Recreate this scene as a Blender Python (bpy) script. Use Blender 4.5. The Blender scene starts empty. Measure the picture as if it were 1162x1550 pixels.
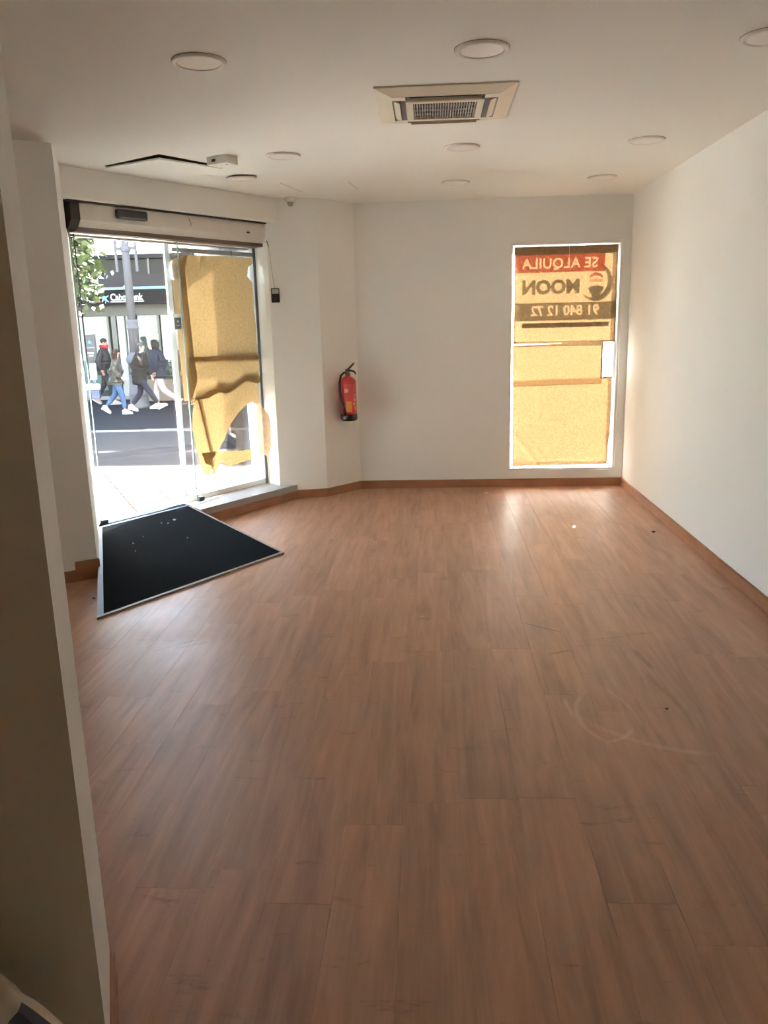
import bpy, bmesh, math, random
from mathutils import Vector, Matrix, noise
from mathutils.geometry import delaunay_2d_cdt

# ------------------------------------------------------------------ camera, sky, sun, exposure
SC = bpy.context.scene
COL = SC.collection
W_, H_, F_ = 1162, 1550, 1217.0
PITCH, YAW, ROLL, CAMZ = 0.23125, 0.06275, -0.0247, 1.5843
fw = Vector((-math.sin(YAW)*math.cos(PITCH), math.cos(YAW)*math.cos(PITCH), -math.sin(PITCH)))
rt = Vector((math.cos(YAW), math.sin(YAW), 0)); up = rt.cross(fw)
c_, s_ = math.cos(ROLL), math.sin(ROLL)
r2 = c_*rt + s_*up; u2 = -s_*rt + c_*up
cd = bpy.data.cameras.new('camera'); cam = bpy.data.objects.new('camera', cd); COL.objects.link(cam)
cam.matrix_world = Matrix(((r2.x, u2.x, -fw.x, 0), (r2.y, u2.y, -fw.y, 0), (r2.z, u2.z, -fw.z, CAMZ), (0, 0, 0, 1)))
cd.sensor_fit = 'VERTICAL'; cd.sensor_height = 24.0; cd.lens = F_/H_*24.0
cd.clip_start = 0.05; cd.clip_end = 500
SC.camera = cam

SUN_H = (0.30, 0.954)            # horizontal direction towards the sun
SUN_EL = math.radians(31)
world = bpy.data.worlds.new('sky'); SC.world = world; world.use_nodes = True
wt = world.node_tree; wt.nodes.clear()
wo = wt.nodes.new('ShaderNodeOutputWorld'); wb = wt.nodes.new('ShaderNodeBackground'); sk = wt.nodes.new('ShaderNodeTexSky')
sk.sky_type = 'NISHITA'; sk.sun_disc = False; sk.sun_elevation = SUN_EL
sk.sun_rotation = math.atan2(SUN_H[0], SUN_H[1]); sk.air_density = 1.0; sk.dust_density = 1.7; sk.ozone_density = 1.0
wb.inputs['Strength'].default_value = 0.95
wt.links.new(sk.outputs[0], wb.inputs[0]); wt.links.new(wb.outputs[0], wo.inputs[0])
sd = bpy.data.lights.new('sun', 'SUN'); sd.energy = 150.0; sd.angle = math.radians(0.6); sd.color = (1.0, 0.965, 0.88)
sun = bpy.data.objects.new('sun', sd); COL.objects.link(sun)
sdir = Vector((SUN_H[0]*math.cos(SUN_EL), SUN_H[1]*math.cos(SUN_EL), math.sin(SUN_EL)))
sun.rotation_euler = sdir.to_track_quat('Z', 'Y').to_euler(); sun.location = (6, 14, 14)
vs = SC.view_settings
vs.view_transform = 'Standard'; vs.look = 'None'; vs.gamma = 1.0; vs.use_curve_mapping = False
vs.exposure = 1.72
SC.cycles.max_bounces = 14; SC.cycles.diffuse_bounces = 10; SC.cycles.transparent_max_bounces = 16
SC.cycles.sample_clamp_indirect = 6.0

# ------------------------------------------------------------------ materials
MATS = {}
def mat(name, col, rough=0.6, metal=0.0, var=0.06, scale=12.0, bump=0.0, bscale=None, spec=0.5, emit=None, estr=0.0, coat=0.0):
    if name in MATS: return MATS[name]
    m = bpy.data.materials.new(name); m.use_nodes = True
    nt = m.node_tree; b = nt.nodes['Principled BSDF']
    b.inputs['Roughness'].default_value = rough; b.inputs['Metallic'].default_value = metal
    b.inputs['Specular IOR Level'].default_value = spec
    b.inputs['Coat Weight'].default_value = coat
    tc = nt.nodes.new('ShaderNodeTexCoord')
    nz = nt.nodes.new('ShaderNodeTexNoise'); nz.inputs['Scale'].default_value = scale; nz.inputs['Detail'].default_value = 4
    nt.links.new(tc.outputs['Object'], nz.inputs['Vector'])
    rp = nt.nodes.new('ShaderNodeValToRGB')
    rp.color_ramp.elements[0].position = 0.3; rp.color_ramp.elements[1].position = 0.7
    rp.color_ramp.elements[0].color = tuple(max(0, c*(1-var)) for c in col) + (1,)
    rp.color_ramp.elements[1].color = tuple(min(1, c*(1+var)) for c in col) + (1,)
    nt.links.new(nz.outputs['Fac'], rp.inputs[0]); nt.links.new(rp.outputs[0], b.inputs['Base Color'])
    if bump:
        n2 = nt.nodes.new('ShaderNodeTexNoise'); n2.inputs['Scale'].default_value = bscale or scale*6; n2.inputs['Detail'].default_value = 3
        nt.links.new(tc.outputs['Object'], n2.inputs['Vector'])
        bp = nt.nodes.new('ShaderNodeBump'); bp.inputs['Strength'].default_value = bump; bp.inputs['Distance'].default_value = 0.01
        nt.links.new(n2.outputs['Fac'], bp.inputs['Height']); nt.links.new(bp.outputs[0], b.inputs['Normal'])
    if emit:
        b.inputs['Emission Color'].default_value = tuple(emit) + (1,); b.inputs['Emission Strength'].default_value = estr
    MATS[name] = m
    return m

def glass_mat(name, tint=(0.985, 0.99, 0.99), gloss=0.9, rough=0.0):
    if name in MATS: return MATS[name]
    m = bpy.data.materials.new(name); m.use_nodes = True; nt = m.node_tree; nt.nodes.clear()
    o = nt.nodes.new('ShaderNodeOutputMaterial'); mx = nt.nodes.new('ShaderNodeMixShader')
    t = nt.nodes.new('ShaderNodeBsdfTransparent'); t.inputs[0].default_value = tint + (1,)
    g = nt.nodes.new('ShaderNodeBsdfGlossy'); g.inputs['Roughness'].default_value = rough; g.inputs[0].default_value = (1, 1, 1, 1)
    fr = nt.nodes.new('ShaderNodeFresnel'); fr.inputs[0].default_value = 1.45
    ml = nt.nodes.new('ShaderNodeMath'); ml.operation = 'MULTIPLY'; ml.inputs[1].default_value = gloss
    nt.links.new(fr.outputs[0], ml.inputs[0]); nt.links.new(ml.outputs[0], mx.inputs[0])
    nt.links.new(t.outputs[0], mx.inputs[1]); nt.links.new(g.outputs[0], mx.inputs[2]); nt.links.new(mx.outputs[0], o.inputs[0])
    MATS[name] = m; return m

def sheet_mat(name, diff, trans, clear=0.0, var=0.08, scale=40.0, mixd=0.35):
    """paper or film: reflects a little, lets light through diffusely; clear = share passed straight"""
    if name in MATS: return MATS[name]
    m = bpy.data.materials.new(name); m.use_nodes = True; nt = m.node_tree; nt.nodes.clear()
    o = nt.nodes.new('ShaderNodeOutputMaterial')
    tc = nt.nodes.new('ShaderNodeTexCoord'); nz = nt.nodes.new('ShaderNodeTexNoise'); nz.inputs['Scale'].default_value = scale; nz.inputs['Detail'].default_value = 5
    nt.links.new(tc.outputs['Object'], nz.inputs['Vector'])
    def ramp(col):
        rp = nt.nodes.new('ShaderNodeValToRGB'); rp.color_ramp.elements[0].position = 0.3; rp.color_ramp.elements[1].position = 0.7
        rp.color_ramp.elements[0].color = tuple(c*(1-var) for c in col)+(1,); rp.color_ramp.elements[1].color = tuple(min(1, c*(1+var)) for c in col)+(1,)
        nt.links.new(nz.outputs['Fac'], rp.inputs[0]); return rp.outputs[0]
    d = nt.nodes.new('ShaderNodeBsdfDiffuse'); nt.links.new(ramp(diff), d.inputs[0])
    t = nt.nodes.new('ShaderNodeBsdfTranslucent'); nt.links.new(ramp(trans), t.inputs[0])
    mx = nt.nodes.new('ShaderNodeMixShader'); mx.inputs[0].default_value = 1-mixd
    nt.links.new(d.outputs[0], mx.inputs[1]); nt.links.new(t.outputs[0], mx.inputs[2])
    last = mx
    if clear > 0:
        tr = nt.nodes.new('ShaderNodeBsdfTransparent'); nt.links.new(ramp(trans), tr.inputs[0])
        m2 = nt.nodes.new('ShaderNodeMixShader'); m2.inputs[0].default_value = clear
        nt.links.new(mx.outputs[0], m2.inputs[1]); nt.links.new(tr.outputs[0], m2.inputs[2]); last = m2
    nt.links.new(last.outputs[0], o.inputs[0])
    MATS[name] = m; return m

def floor_mat():
    m = bpy.data.materials.new('laminate_oak'); m.use_nodes = True; nt = m.node_tree; L = nt.links
    b = nt.nodes['Principled BSDF']; N = nt.nodes.new
    tc = N('ShaderNodeTexCoord'); oi = N('ShaderNodeObjectInfo'); geo = N('ShaderNodeNewGeometry')
    ad = N('ShaderNodeVectorMath'); ad.operation = 'ADD'
    cmb = N('ShaderNodeCombineXYZ'); mu = N('ShaderNodeMath'); mu.operation = 'MULTIPLY'; mu.inputs[1].default_value = 57.0
    L.new(oi.outputs['Random'], mu.inputs[0]); L.new(mu.outputs[0], cmb.inputs[0]); L.new(mu.outputs[0], cmb.inputs[1])
    L.new(tc.outputs['Object'], ad.inputs[0]); L.new(cmb.outputs[0], ad.inputs[1])
    # warped grain: long along y
    mp = N('ShaderNodeMapping'); mp.inputs['Scale'].default_value = (9, 0.9, 1); L.new(ad.outputs[0], mp.inputs[0])
    n1 = N('ShaderNodeTexNoise'); n1.inputs['Scale'].default_value = 1.6; n1.inputs['Detail'].default_value = 6; n1.inputs['Roughness'].default_value = 0.62; n1.inputs['Distortion'].default_value = 0.6
    L.new(mp.outputs[0], n1.inputs['Vector'])
    mp2 = N('ShaderNodeMapping'); mp2.inputs['Scale'].default_value = (90, 3.5, 1); L.new(ad.outputs[0], mp2.inputs[0])
    n2 = N('ShaderNodeTexNoise'); n2.inputs['Scale'].default_value = 1.5; n2.inputs['Detail'].default_value = 3; L.new(mp2.outputs[0], n2.inputs['Vector'])
    # cathedral figure
    mp3 = N('ShaderNodeMapping'); mp3.inputs['Scale'].default_value = (7, 0.55, 1); L.new(ad.outputs[0], mp3.inputs[0])
    n3 = N('ShaderNodeTexNoise'); n3.inputs['Scale'].default_value = 1.0; n3.inputs['Detail'].default_value = 1; L.new(mp3.outputs[0], n3.inputs['Vector'])
    sn = N('ShaderNodeMath'); sn.operation = 'MULTIPLY'; sn.inputs[1].default_value = 46; L.new(n3.outputs['Fac'], sn.inputs[0])
    sn2 = N('ShaderNodeMath'); sn2.operation = 'SINE'; L.new(sn.outputs[0], sn2.inputs[0])
    r1 = N('ShaderNodeValToRGB'); e = r1.color_ramp.elements
    e[0].position = 0.30; e[0].color = (0.315, 0.160, 0.097, 1); e[1].position = 0.72; e[1].color = (0.47, 0.255, 0.158, 1)
    k = e.new(0.47); k.color = (0.40, 0.213, 0.130, 1)
    L.new(n1.outputs['Fac'], r1.inputs[0])
    mxa = N('ShaderNodeMix'); mxa.data_type = 'RGBA'; mxa.blend_type = 'MULTIPLY'; mxa.inputs[0].default_value = 0.32
    rg = N('ShaderNodeMapRange'); rg.inputs[1].default_value = 0.3; rg.inputs[2].default_value = 0.7; rg.inputs[3].default_value = 0.78; rg.inputs[4].default_value = 1.12; L.new(n2.outputs['Fac'], rg.inputs[0])
    L.new(r1.outputs[0], mxa.inputs[6]); L.new(rg.outputs[0], mxa.inputs[7])
    mxb = N('ShaderNodeMix'); mxb.data_type = 'RGBA'; mxb.blend_type = 'MULTIPLY'; mxb.inputs[0].default_value = 0.30
    rg2 = N('ShaderNodeMapRange'); rg2.inputs[1].default_value = -1; rg2.inputs[2].default_value = 1; rg2.inputs[3].default_value = 0.72; rg2.inputs[4].default_value = 1.05; L.new(sn2.outputs[0], rg2.inputs[0])
    L.new(mxa.outputs[2], mxb.inputs[6]); L.new(rg2.outputs[0], mxb.inputs[7])
    # tone of each board
    rg3 = N('ShaderNodeMapRange'); rg3.inputs[3].default_value = 0.91; rg3.inputs[4].default_value = 1.09; L.new(oi.outputs['Random'], rg3.inputs[0])
    mxc = N('ShaderNodeMix'); mxc.data_type = 'RGBA'; mxc.blend_type = 'MULTIPLY'; mxc.inputs[0].default_value = 1.0
    L.new(mxb.outputs[2], mxc.inputs[6]); L.new(rg3.outputs[0], mxc.inputs[7])
    # dust film and scuffs over the whole floor, in world space
    nd = N('ShaderNodeTexNoise'); nd.inputs['Scale'].default_value = 2.2; nd.inputs['Detail'].default_value = 8; nd.inputs['Roughness'].default_value = 0.7; L.new(geo.outputs['Position'], nd.inputs['Vector'])
    rgd = N('ShaderNodeMapRange'); rgd.inputs[1].default_value = 0.45; rgd.inputs[2].default_value = 0.8; rgd.inputs[3].default_value = 0.0; rgd.inputs[4].default_value = 0.22; L.new(nd.outputs['Fac'], rgd.inputs[0])
    mxd = N('ShaderNodeMix'); mxd.data_type = 'RGBA'; mxd.inputs[7].default_value = (0.42, 0.33, 0.25, 1)
    L.new(rgd.outputs[0], mxd.inputs[0]); L.new(mxc.outputs[2], mxd.inputs[6])
    # dark scuffs: thin ridges of a stretched noise
    mps = N('ShaderNodeMapping'); mps.inputs['Scale'].default_value = (1.4, 4.5, 1); mps.inputs['Rotation'].default_value = (0, 0, 0.35); L.new(geo.outputs['Position'], mps.inputs[0])
    ns = N('ShaderNodeTexNoise'); ns.inputs['Scale'].default_value = 2.6; ns.inputs['Detail'].default_value = 7; ns.inputs['Roughness'].default_value = 0.75; L.new(mps.outputs[0], ns.inputs['Vector'])
    rgs = N('ShaderNodeMapRange'); rgs.inputs[1].default_value = 0.595; rgs.inputs[2].default_value = 0.70; rgs.inputs[3].default_value = 0.0; rgs.inputs[4].default_value = 0.55; L.new(ns.outputs['Fac'], rgs.inputs[0])
    mxe = N('ShaderNodeMix'); mxe.data_type = 'RGBA'; mxe.inputs[7].default_value = (0.10, 0.06, 0.04, 1)
    L.new(rgs.outputs[0], mxe.inputs[0]); L.new(mxd.outputs[2], mxe.inputs[6])
    # scuff arcs worn into the boards: ring of radius R about c, kept near the point m
    last = mxe.outputs[2]
    for (cx, cy, R_, w_, mx_, my_, mr, col_, amt) in SCUFFS:
        d = N('ShaderNodeVectorMath'); d.operation = 'DISTANCE'; d.inputs[1].default_value = (cx, cy, 0); L.new(geo.outputs['Position'], d.inputs[0])
        sb = N('ShaderNodeMath'); sb.operation = 'SUBTRACT'; sb.inputs[1].default_value = R_; L.new(d.outputs['Value'], sb.inputs[0])
        ab_ = N('ShaderNodeMath'); ab_.operation = 'ABSOLUTE'; L.new(sb.outputs[0], ab_.inputs[0])
        r_ = N('ShaderNodeMapRange'); r_.inputs[1].default_value = w_; r_.inputs[2].default_value = w_*.3; r_.inputs[3].default_value = 0; r_.inputs[4].default_value = amt; L.new(ab_.outputs[0], r_.inputs[0])
        d2 = N('ShaderNodeVectorMath'); d2.operation = 'DISTANCE'; d2.inputs[1].default_value = (mx_, my_, 0); L.new(geo.outputs['Position'], d2.inputs[0])
        r3 = N('ShaderNodeMapRange'); r3.inputs[1].default_value = mr; r3.inputs[2].default_value = mr*.6; r3.inputs[3].default_value = 0; r3.inputs[4].default_value = 1; L.new(d2.outputs['Value'], r3.inputs[0])
        m_ = N('ShaderNodeMath'); m_.operation = 'MULTIPLY'; L.new(r_.outputs[0], m_.inputs[0]); L.new(r3.outputs[0], m_.inputs[1])
        mm = N('ShaderNodeMath'); mm.operation = 'MULTIPLY'; L.new(m_.outputs[0], mm.inputs[0]); L.new(nd.outputs['Fac'], mm.inputs[1])
        mz = N('ShaderNodeMix'); mz.data_type = 'RGBA'; mz.inputs[7].default_value = col_ + (1,); L.new(mm.outputs[0], mz.inputs[0]); L.new(last, mz.inputs[6]); last = mz.outputs[2]
    L.new(last, b.inputs['Base Color'])
    rr = N('ShaderNodeMapRange'); rr.inputs[1].default_value = 0.3; rr.inputs[2].default_value = 0.75; rr.inputs[3].default_value = 0.36; rr.inputs[4].default_value = 0.54; L.new(nd.outputs['Fac'], rr.inputs[0])
    L.new(rr.outputs[0], b.inputs['Roughness'])
    b.inputs['Specular IOR Level'].default_value = 0.5
    bp = N('ShaderNodeBump'); bp.inputs['Strength'].default_value = 0.08; bp.inputs['Distance'].default_value = 0.002
    L.new(n2.outputs['Fac'], bp.inputs['Height']); L.new(bp.outputs[0], b.inputs['Normal'])
    return m

def wood_trim(name, col):
    m = mat(name, col, 0.42, var=0.18, scale=5.0)
    return m

PALE_, DARK_ = (.62, .48, .36), (.09, .055, .04)
SCUFFS = [(.93, 3.05, .35, .014, .585, 3.04, .26, PALE_, .55), (.62, 3.0, .165, .014, .72, 2.89, .09, PALE_, .55), (2.56, 3.25, 2.008, .013, .558, 3.11, .10, PALE_, .55),
          (1.1, 3.35, .60, .02, .78, 2.84, .30, PALE_, .35), (.2, 3.0, .62, .012, .80, 3.14, .22, PALE_, .3),
          (2.365, 6.425, 3.0, .010, .565, 4.025, .13, DARK_, 1.0), (-.25, 5.5, 1.995, .009, .61, 3.70, .07, DARK_, 1.0), (2.965, 3.92, 2.002, .018, .985, 3.62, .13, DARK_, .7),
          (-2.64, 5.29, 2.0, .016, -1.33, 3.78, .12, DARK_, .9), (-2.3, 5.6, 2.1, .014, -1.24, 3.78, .10, DARK_, .9), (.3, 6.0, 2.2, .010, .95, 3.90, .25, DARK_, .45), (2.2, 6.8, 2.5, .009, 1.15, 4.53, .2, DARK_, .5)]
M_WALL = mat('white_wall_paint', (0.86, 0.875, 0.85), 0.75, var=0.015, scale=1.5, bump=0.05, bscale=260, spec=0.3)
M_CEIL = mat('white_ceiling_paint', (0.80, 0.80, 0.75), 0.85, var=0.012, scale=1.2, spec=0.2)
M_FLOOR = floor_mat()
M_SKIRT = wood_trim('oak_skirting', (0.30, 0.135, 0.066))
M_PLASTIC = mat('white_plastic', (0.78, 0.75, 0.69), 0.4, var=0.02)
M_DISC = mat('opal_diffuser', (0.80, 0.78, 0.74), 0.3, var=0.02)
M_DARK = mat('void_shade', (0.06, 0.05, 0.04), 0.8)
M_BLACK = mat('black_plastic', (0.018, 0.018, 0.02), 0.4)
M_ALU = mat('brushed_aluminium', (0.62, 0.62, 0.60), 0.38, metal=0.85, var=0.05, scale=30)
M_ALUW = mat('white_lacquered_metal', (0.74, 0.72, 0.67), 0.38, var=0.03, scale=8)
M_GREY = mat('grey_metal', (0.16, 0.165, 0.17), 0.45, metal=0.4)
M_GLASS = glass_mat('clear_glass')
M_GEDGE = mat('glass_edge', (0.42, 0.55, 0.55), 0.15, var=0.05)
M_PAPER = sheet_mat('kraft_paper', (0.50, 0.36, 0.20), (0.0160, 0.0093, 0.0044), 0.0, var=0.20, scale=75, mixd=0.4)
M_PAPERD = sheet_mat('lit_kraft_paper', (0.50, 0.36, 0.20), (0.180, 0.120, 0.053), 0.0, var=0.12, scale=55, mixd=0.4)  # same kraft, passing more light to stand in for sun on the door
M_WHITEFILM = sheet_mat('white_film', (0.85, 0.86, 0.86), (0.85, 0.86, 0.86), 0.0, var=0.02, scale=10, mixd=0.4)

# ------------------------------------------------------------------ mesh helpers
class MB:
    def __init__(self): self.v = []; self.f = []; self.sm = []
    def add(self, vs, fs, smooth=False):
        o = len(self.v); self.v += [tuple(p) for p in vs]
        for f in fs: self.f.append([i+o for i in f]); self.sm.append(smooth)
        return self
    def box(self, x0, x1, y0, y1, z0, z1, M=None):
        vs = [Vector((x, y, z)) for z in (z0, z1) for (x, y) in ((x0, y0), (x1, y0), (x1, y1), (x0, y1))]
        if M is not None: vs = [M @ p for p in vs]
        return self.add(vs, [(3, 2, 1, 0), (4, 5, 6, 7), (0, 1, 5, 4), (1, 2, 6, 5), (2, 3, 7, 6), (3, 0, 4, 7)])
    def bbox(self, x0, x1, y0, y1, z0, z1, b=0.004, M=None):
        """box with chamfered edges"""
        bm = bmesh.new(); bmesh.ops.create_cube(bm, size=1)
        for v in bm.verts:
            v.co = Vector((x0+(x1-x0)*(v.co.x+.5), y0+(y1-y0)*(v.co.y+.5), z0+(z1-z0)*(v.co.z+.5)))
        bmesh.ops.bevel(bm, geom=bm.edges[:], offset=b, segments=2, affect='EDGES', profile=0.5)
        bm.verts.index_update()
        vs = [(M @ v.co if M is not None else v.co.copy()) for v in bm.verts]
        fs = [[v.index for v in f.verts] for f in bm.faces]; bm.free()
        return self.add(vs, fs)
    def prism(self, poly, z0, z1, M=None):
        n = len(poly)
        vs = [Vector((p[0], p[1], z0)) for p in poly]+[Vector((p[0], p[1], z1)) for p in poly]
        if M is not None: vs = [M @ p for p in vs]
        a = sum(poly[i][0]*poly[(i+1) % n][1]-poly[(i+1) % n][0]*poly[i][1] for i in range(n))
        fs = [list(range(n))[::-1], list(range(n, 2*n))]+[(i, (i+1) % n, n+(i+1) % n, n+i) for i in range(n)]
        if a < 0: fs = [list(f)[::-1] for f in fs]
        return self.add(vs, fs)
    def lathe(self, prof, n=32, M=None, smooth=True):
        vs = []; fs = []
        for (r, z) in prof:
            for k in range(n):
                a = 2*math.pi*k/n; p = Vector((r*math.cos(a), r*math.sin(a), z)); vs.append(M @ p if M is not None else p)
        for i in range(len(prof)-1):
            for k in range(n):
                k2 = (k+1) % n; fs.append((i*n+k, i*n+k2, (i+1)*n+k2, (i+1)*n+k))
        fs.append(list(range(n))[::-1]); fs.append([(len(prof)-1)*n+k for k in range(n)])
        return self.add(vs, fs, smooth)
    def tube(self, pts, rad, n=10, smooth=True):
        pts = [Vector(p) for p in pts]; rs = rad if isinstance(rad, (list, tuple)) else [rad]*len(pts)
        vs = []; fs = []; ref = None
        for i, p in enumerate(pts):
            d = (pts[min(i+1, len(pts)-1)]-pts[max(i-1, 0)]).normalized()
            if ref is None: ref = Vector((0, 0, 1)) if abs(d.z) < .9 else Vector((1, 0, 0))
            a = d.cross(ref).normalized(); b = a.cross(d).normalized(); ref = b
            for k in range(n):
                t = 2*math.pi*k/n; vs.append(p+(a*math.cos(t)+b*math.sin(t))*rs[i])
        for i in range(len(pts)-1):
            for k in range(n):
                k2 = (k+1) % n; fs.append((i*n+k, (i+1)*n+k, (i+1)*n+k2, i*n+k2))
        fs.append(list(range(n))); fs.append([(len(pts)-1)*n+k for k in range(n)][::-1])
        return self.add(vs, fs, smooth)
    def ball(self, c, r, nu=16, nv=10, M=None):
        """ellipsoid, r = (rx, ry, rz)"""
        if not isinstance(r, (tuple, list)): r = (r, r, r)
        vs = [Vector((0, 0, -1))]; fs = []
        for j in range(1, nv):
            ph = -math.pi/2+math.pi*j/nv
            for k in range(nu):
                t = 2*math.pi*k/nu; vs.append(Vector((math.cos(ph)*math.cos(t), math.cos(ph)*math.sin(t), math.sin(ph))))
        vs.append(Vector((0, 0, 1)))
        for k in range(nu):
            k2 = (k+1) % nu; fs.append((0, 1+k2, 1+k)); fs.append((len(vs)-1, 1+(nv-2)*nu+k, 1+(nv-2)*nu+k2))
            for j in range(nv-2): fs.append((1+j*nu+k, 1+j*nu+k2, 1+(j+1)*nu+k2, 1+(j+1)*nu+k))
        vs = [Vector((p.x*r[0], p.y*r[1], p.z*r[2])) for p in vs]
        if M is not None: vs = [M @ p for p in vs]
        return self.add([p+Vector(c) for p in vs], fs, True)
    def build(self, name, material, parent=None, origin=None):
        me = bpy.data.meshes.new(name)
        vs = self.v
        if origin is not None: vs = [(p[0]-origin[0], p[1]-origin[1], p[2]-origin[2]) for p in vs]
        me.from_pydata([tuple(p) for p in vs], [], self.f); me.update()
        me.polygons.foreach_set('use_smooth', self.sm)
        me.materials.append(material)
        o = bpy.data.objects.new(name, me); COL.objects.link(o)
        if origin is not None: o.location = origin
        if parent is not None: adopt(o, parent)
        return o

def adopt(o, parent):
    """parent while keeping the place in the world"""
    pm = world_of(parent); mw = world_of(o)
    o.parent = parent; o.matrix_parent_inverse = Matrix.Identity(4)
    o.matrix_basis = pm.inverted() @ mw
def world_of(o):
    m = o.matrix_basis.copy()
    if o.parent: m = world_of(o.parent) @ o.matrix_parent_inverse @ m
    return m
def tag(o, label, cat, group=None):
    o['label'] = label; o['category'] = cat
    if group: o['group'] = group
    return o
def struct(o, label=None):
    o['kind'] = 'structure'
    if label: o['label'] = label
    return o
def thing(name, label, cat, loc=(0, 0, 0), rz=0.0, group=None):
    o = bpy.data.objects.new(name, None); COL.objects.link(o); o.location = loc; o.rotation_euler = (0, 0, rz); o.empty_display_size = 0.1
    return tag(o, label, cat, group)
def copy_tree(o, parent=None):
    c = o.copy(); COL.objects.link(c)
    for ch in list(o.children):
        k = copy_tree(ch); k.parent = c; k.matrix_parent_inverse = ch.matrix_parent_inverse.copy()
    return c
def rect_tris(): pass

def sheet(name, poly, to3d, material, step=0.035, amp=0.006, seed=0, torn=0.0, fr=3.0, parent=None, creases=()):
    """paper sheet: outline polygon filled with a fine wrinkled mesh; to3d(a, b, d) places it"""
    rnd = random.Random(seed); bd = []
    n = len(poly)
    for i in range(n):
        a = Vector(poly[i]); b = Vector(poly[(i+1) % n]); k = max(1, int((b-a).length/(step*0.7)))
        nrm = Vector((-(b-a).y, (b-a).x)).normalized()
        for j in range(k):
            p = a.lerp(b, j/k)
            if j > 0: p = p+nrm*rnd.uniform(-torn, torn)
            bd.append(p)
    xs = [p.x for p in bd]; ys = [p.y for p in bd]
    def inside(p):
        r = False; m = len(bd)
        for i in range(m):
            a, b = bd[i], bd[i-1]
            if (a.y > p.y) != (b.y > p.y) and p.x < (b.x-a.x)*(p.y-a.y)/(b.y-a.y)+a.x: r = not r
        return r
    pts = list(bd)
    x = min(xs)+step/2
    while x < max(xs):
        y = min(ys)+step/2
        while y < max(ys):
            p = Vector((x+rnd.uniform(-.3, .3)*step, y+rnd.uniform(-.3, .3)*step))
            if inside(p) and min((p-q).length for q in bd) > step*0.45: pts.append(p)
            y += step
        x += step
    m = len(bd)
    ov, oe, of, *_ = delaunay_2d_cdt(pts, [(i, (i+1) % m) for i in range(m)], [], 1, 1e-6)
    vs = []
    for p in ov:
        q = Vector((p.x*fr+seed*7.3, p.y*fr*1.6, seed*1.7))
        d = amp*max(0, .9+noise.noise(q)*1.0+abs(noise.noise(q*2.3))*.8+0.3*noise.noise(q*5.1))
        for (ax, ay, bx_, by_, hh_) in creases:
            a_, b_ = Vector((ax, ay)), Vector((bx_, by_)); t_ = max(0, min(1, (p-a_).dot(b_-a_)/(b_-a_).length_squared)); d += hh_*math.exp(-((p-a_.lerp(b_, t_)).length/.014)**2)
        vs.append(to3d(p.x, p.y, d))
    b = MB(); b.add(vs, [list(f) for f in of], True)
    return b.build(name, material, parent)

def text_mesh(name, body, size, material, M, parent=None, bold=0.0, xscale=1.0, align='CENTER', depth=0.0, frame=None, spacing=1.0):
    """flat lettering; with frame=(x0, x1, y0, y1) the letters are cut out of that band"""
    cu = bpy.data.curves.new(name, 'FONT'); cu.body = body; cu.size = size; cu.align_x = align; cu.align_y = 'CENTER'; cu.offset = bold; cu.space_character = spacing
    cu.resolution_u = 3
    t = bpy.data.objects.new(name, cu); COL.objects.link(t)
    dg = bpy.context.evaluated_depsgraph_get()
    if frame is None:
        cu.extrude = depth
        dg.update(); me = bpy.data.meshes.new_from_object(t.evaluated_get(dg))
        vs = [v.co.copy() for v in me.vertices]; fs = [list(p.vertices) for p in me.polygons]
        bpy.data.meshes.remove(me)
    else:
        dg.update(); me = bpy.data.meshes.new_from_object(t.evaluated_get(dg))
        # outline of the letters -> band with holes through constrained triangulation
        bm = bmesh.new(); bm.from_mesh(me); bpy.data.meshes.remove(me)
        bmesh.ops.remove_doubles(bm, verts=bm.verts, dist=1e-5)
        pts = [Vector((v.co.x, v.co.y)) for v in bm.verts]; bm.verts.index_update()
        ed = [(e.verts[0].index, e.verts[1].index) for e in bm.edges if len(e.link_faces) == 1]
        tri = []
        for f in bm.faces:
            q = [Vector((v.co.x, v.co.y)) for v in f.verts]
            for i in range(1, len(q)-1): tri.append((q[0], q[i], q[i+1]))
        bm.free()
        x0, x1, y0, y1 = frame; b0 = len(pts)
        pts += [Vector((x0/xscale, y0)), Vector((x1/xscale, y0)), Vector((x1/xscale, y1)), Vector((x0/xscale, y1))]
        ed += [(b0, b0+1), (b0+1, b0+2), (b0+2, b0+3), (b0+3, b0)]
        ov, oe, of, *_ = delaunay_2d_cdt(pts, ed, [], 1, 1e-6)
        def intri(p, t3):
            a, b, c = t3
            d1 = (p-a).cross(b-a); d2 = (p-b).cross(c-b); d3 = (p-c).cross(a-c)
            return (d1 >= 0 and d2 >= 0 and d3 >= 0) or (d1 <= 0 and d2 <= 0 and d3 <= 0)
        vs = [Vector((p.x, p.y, 0)) for p in ov]; fs = []
        for f in of:
            cpt = (ov[f[0]]+ov[f[1]]+ov[f[2]])/3
            if not any(intri(cpt, t3) for t3 in tri): fs.append(list(f))
    bpy.data.objects.remove(t); bpy.data.curves.remove(cu)
    b = MB(); b.add([M @ Vector((v.x*xscale, v.y, v.z)) for v in vs], fs)
    return b.build(name, material, parent)

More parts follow.
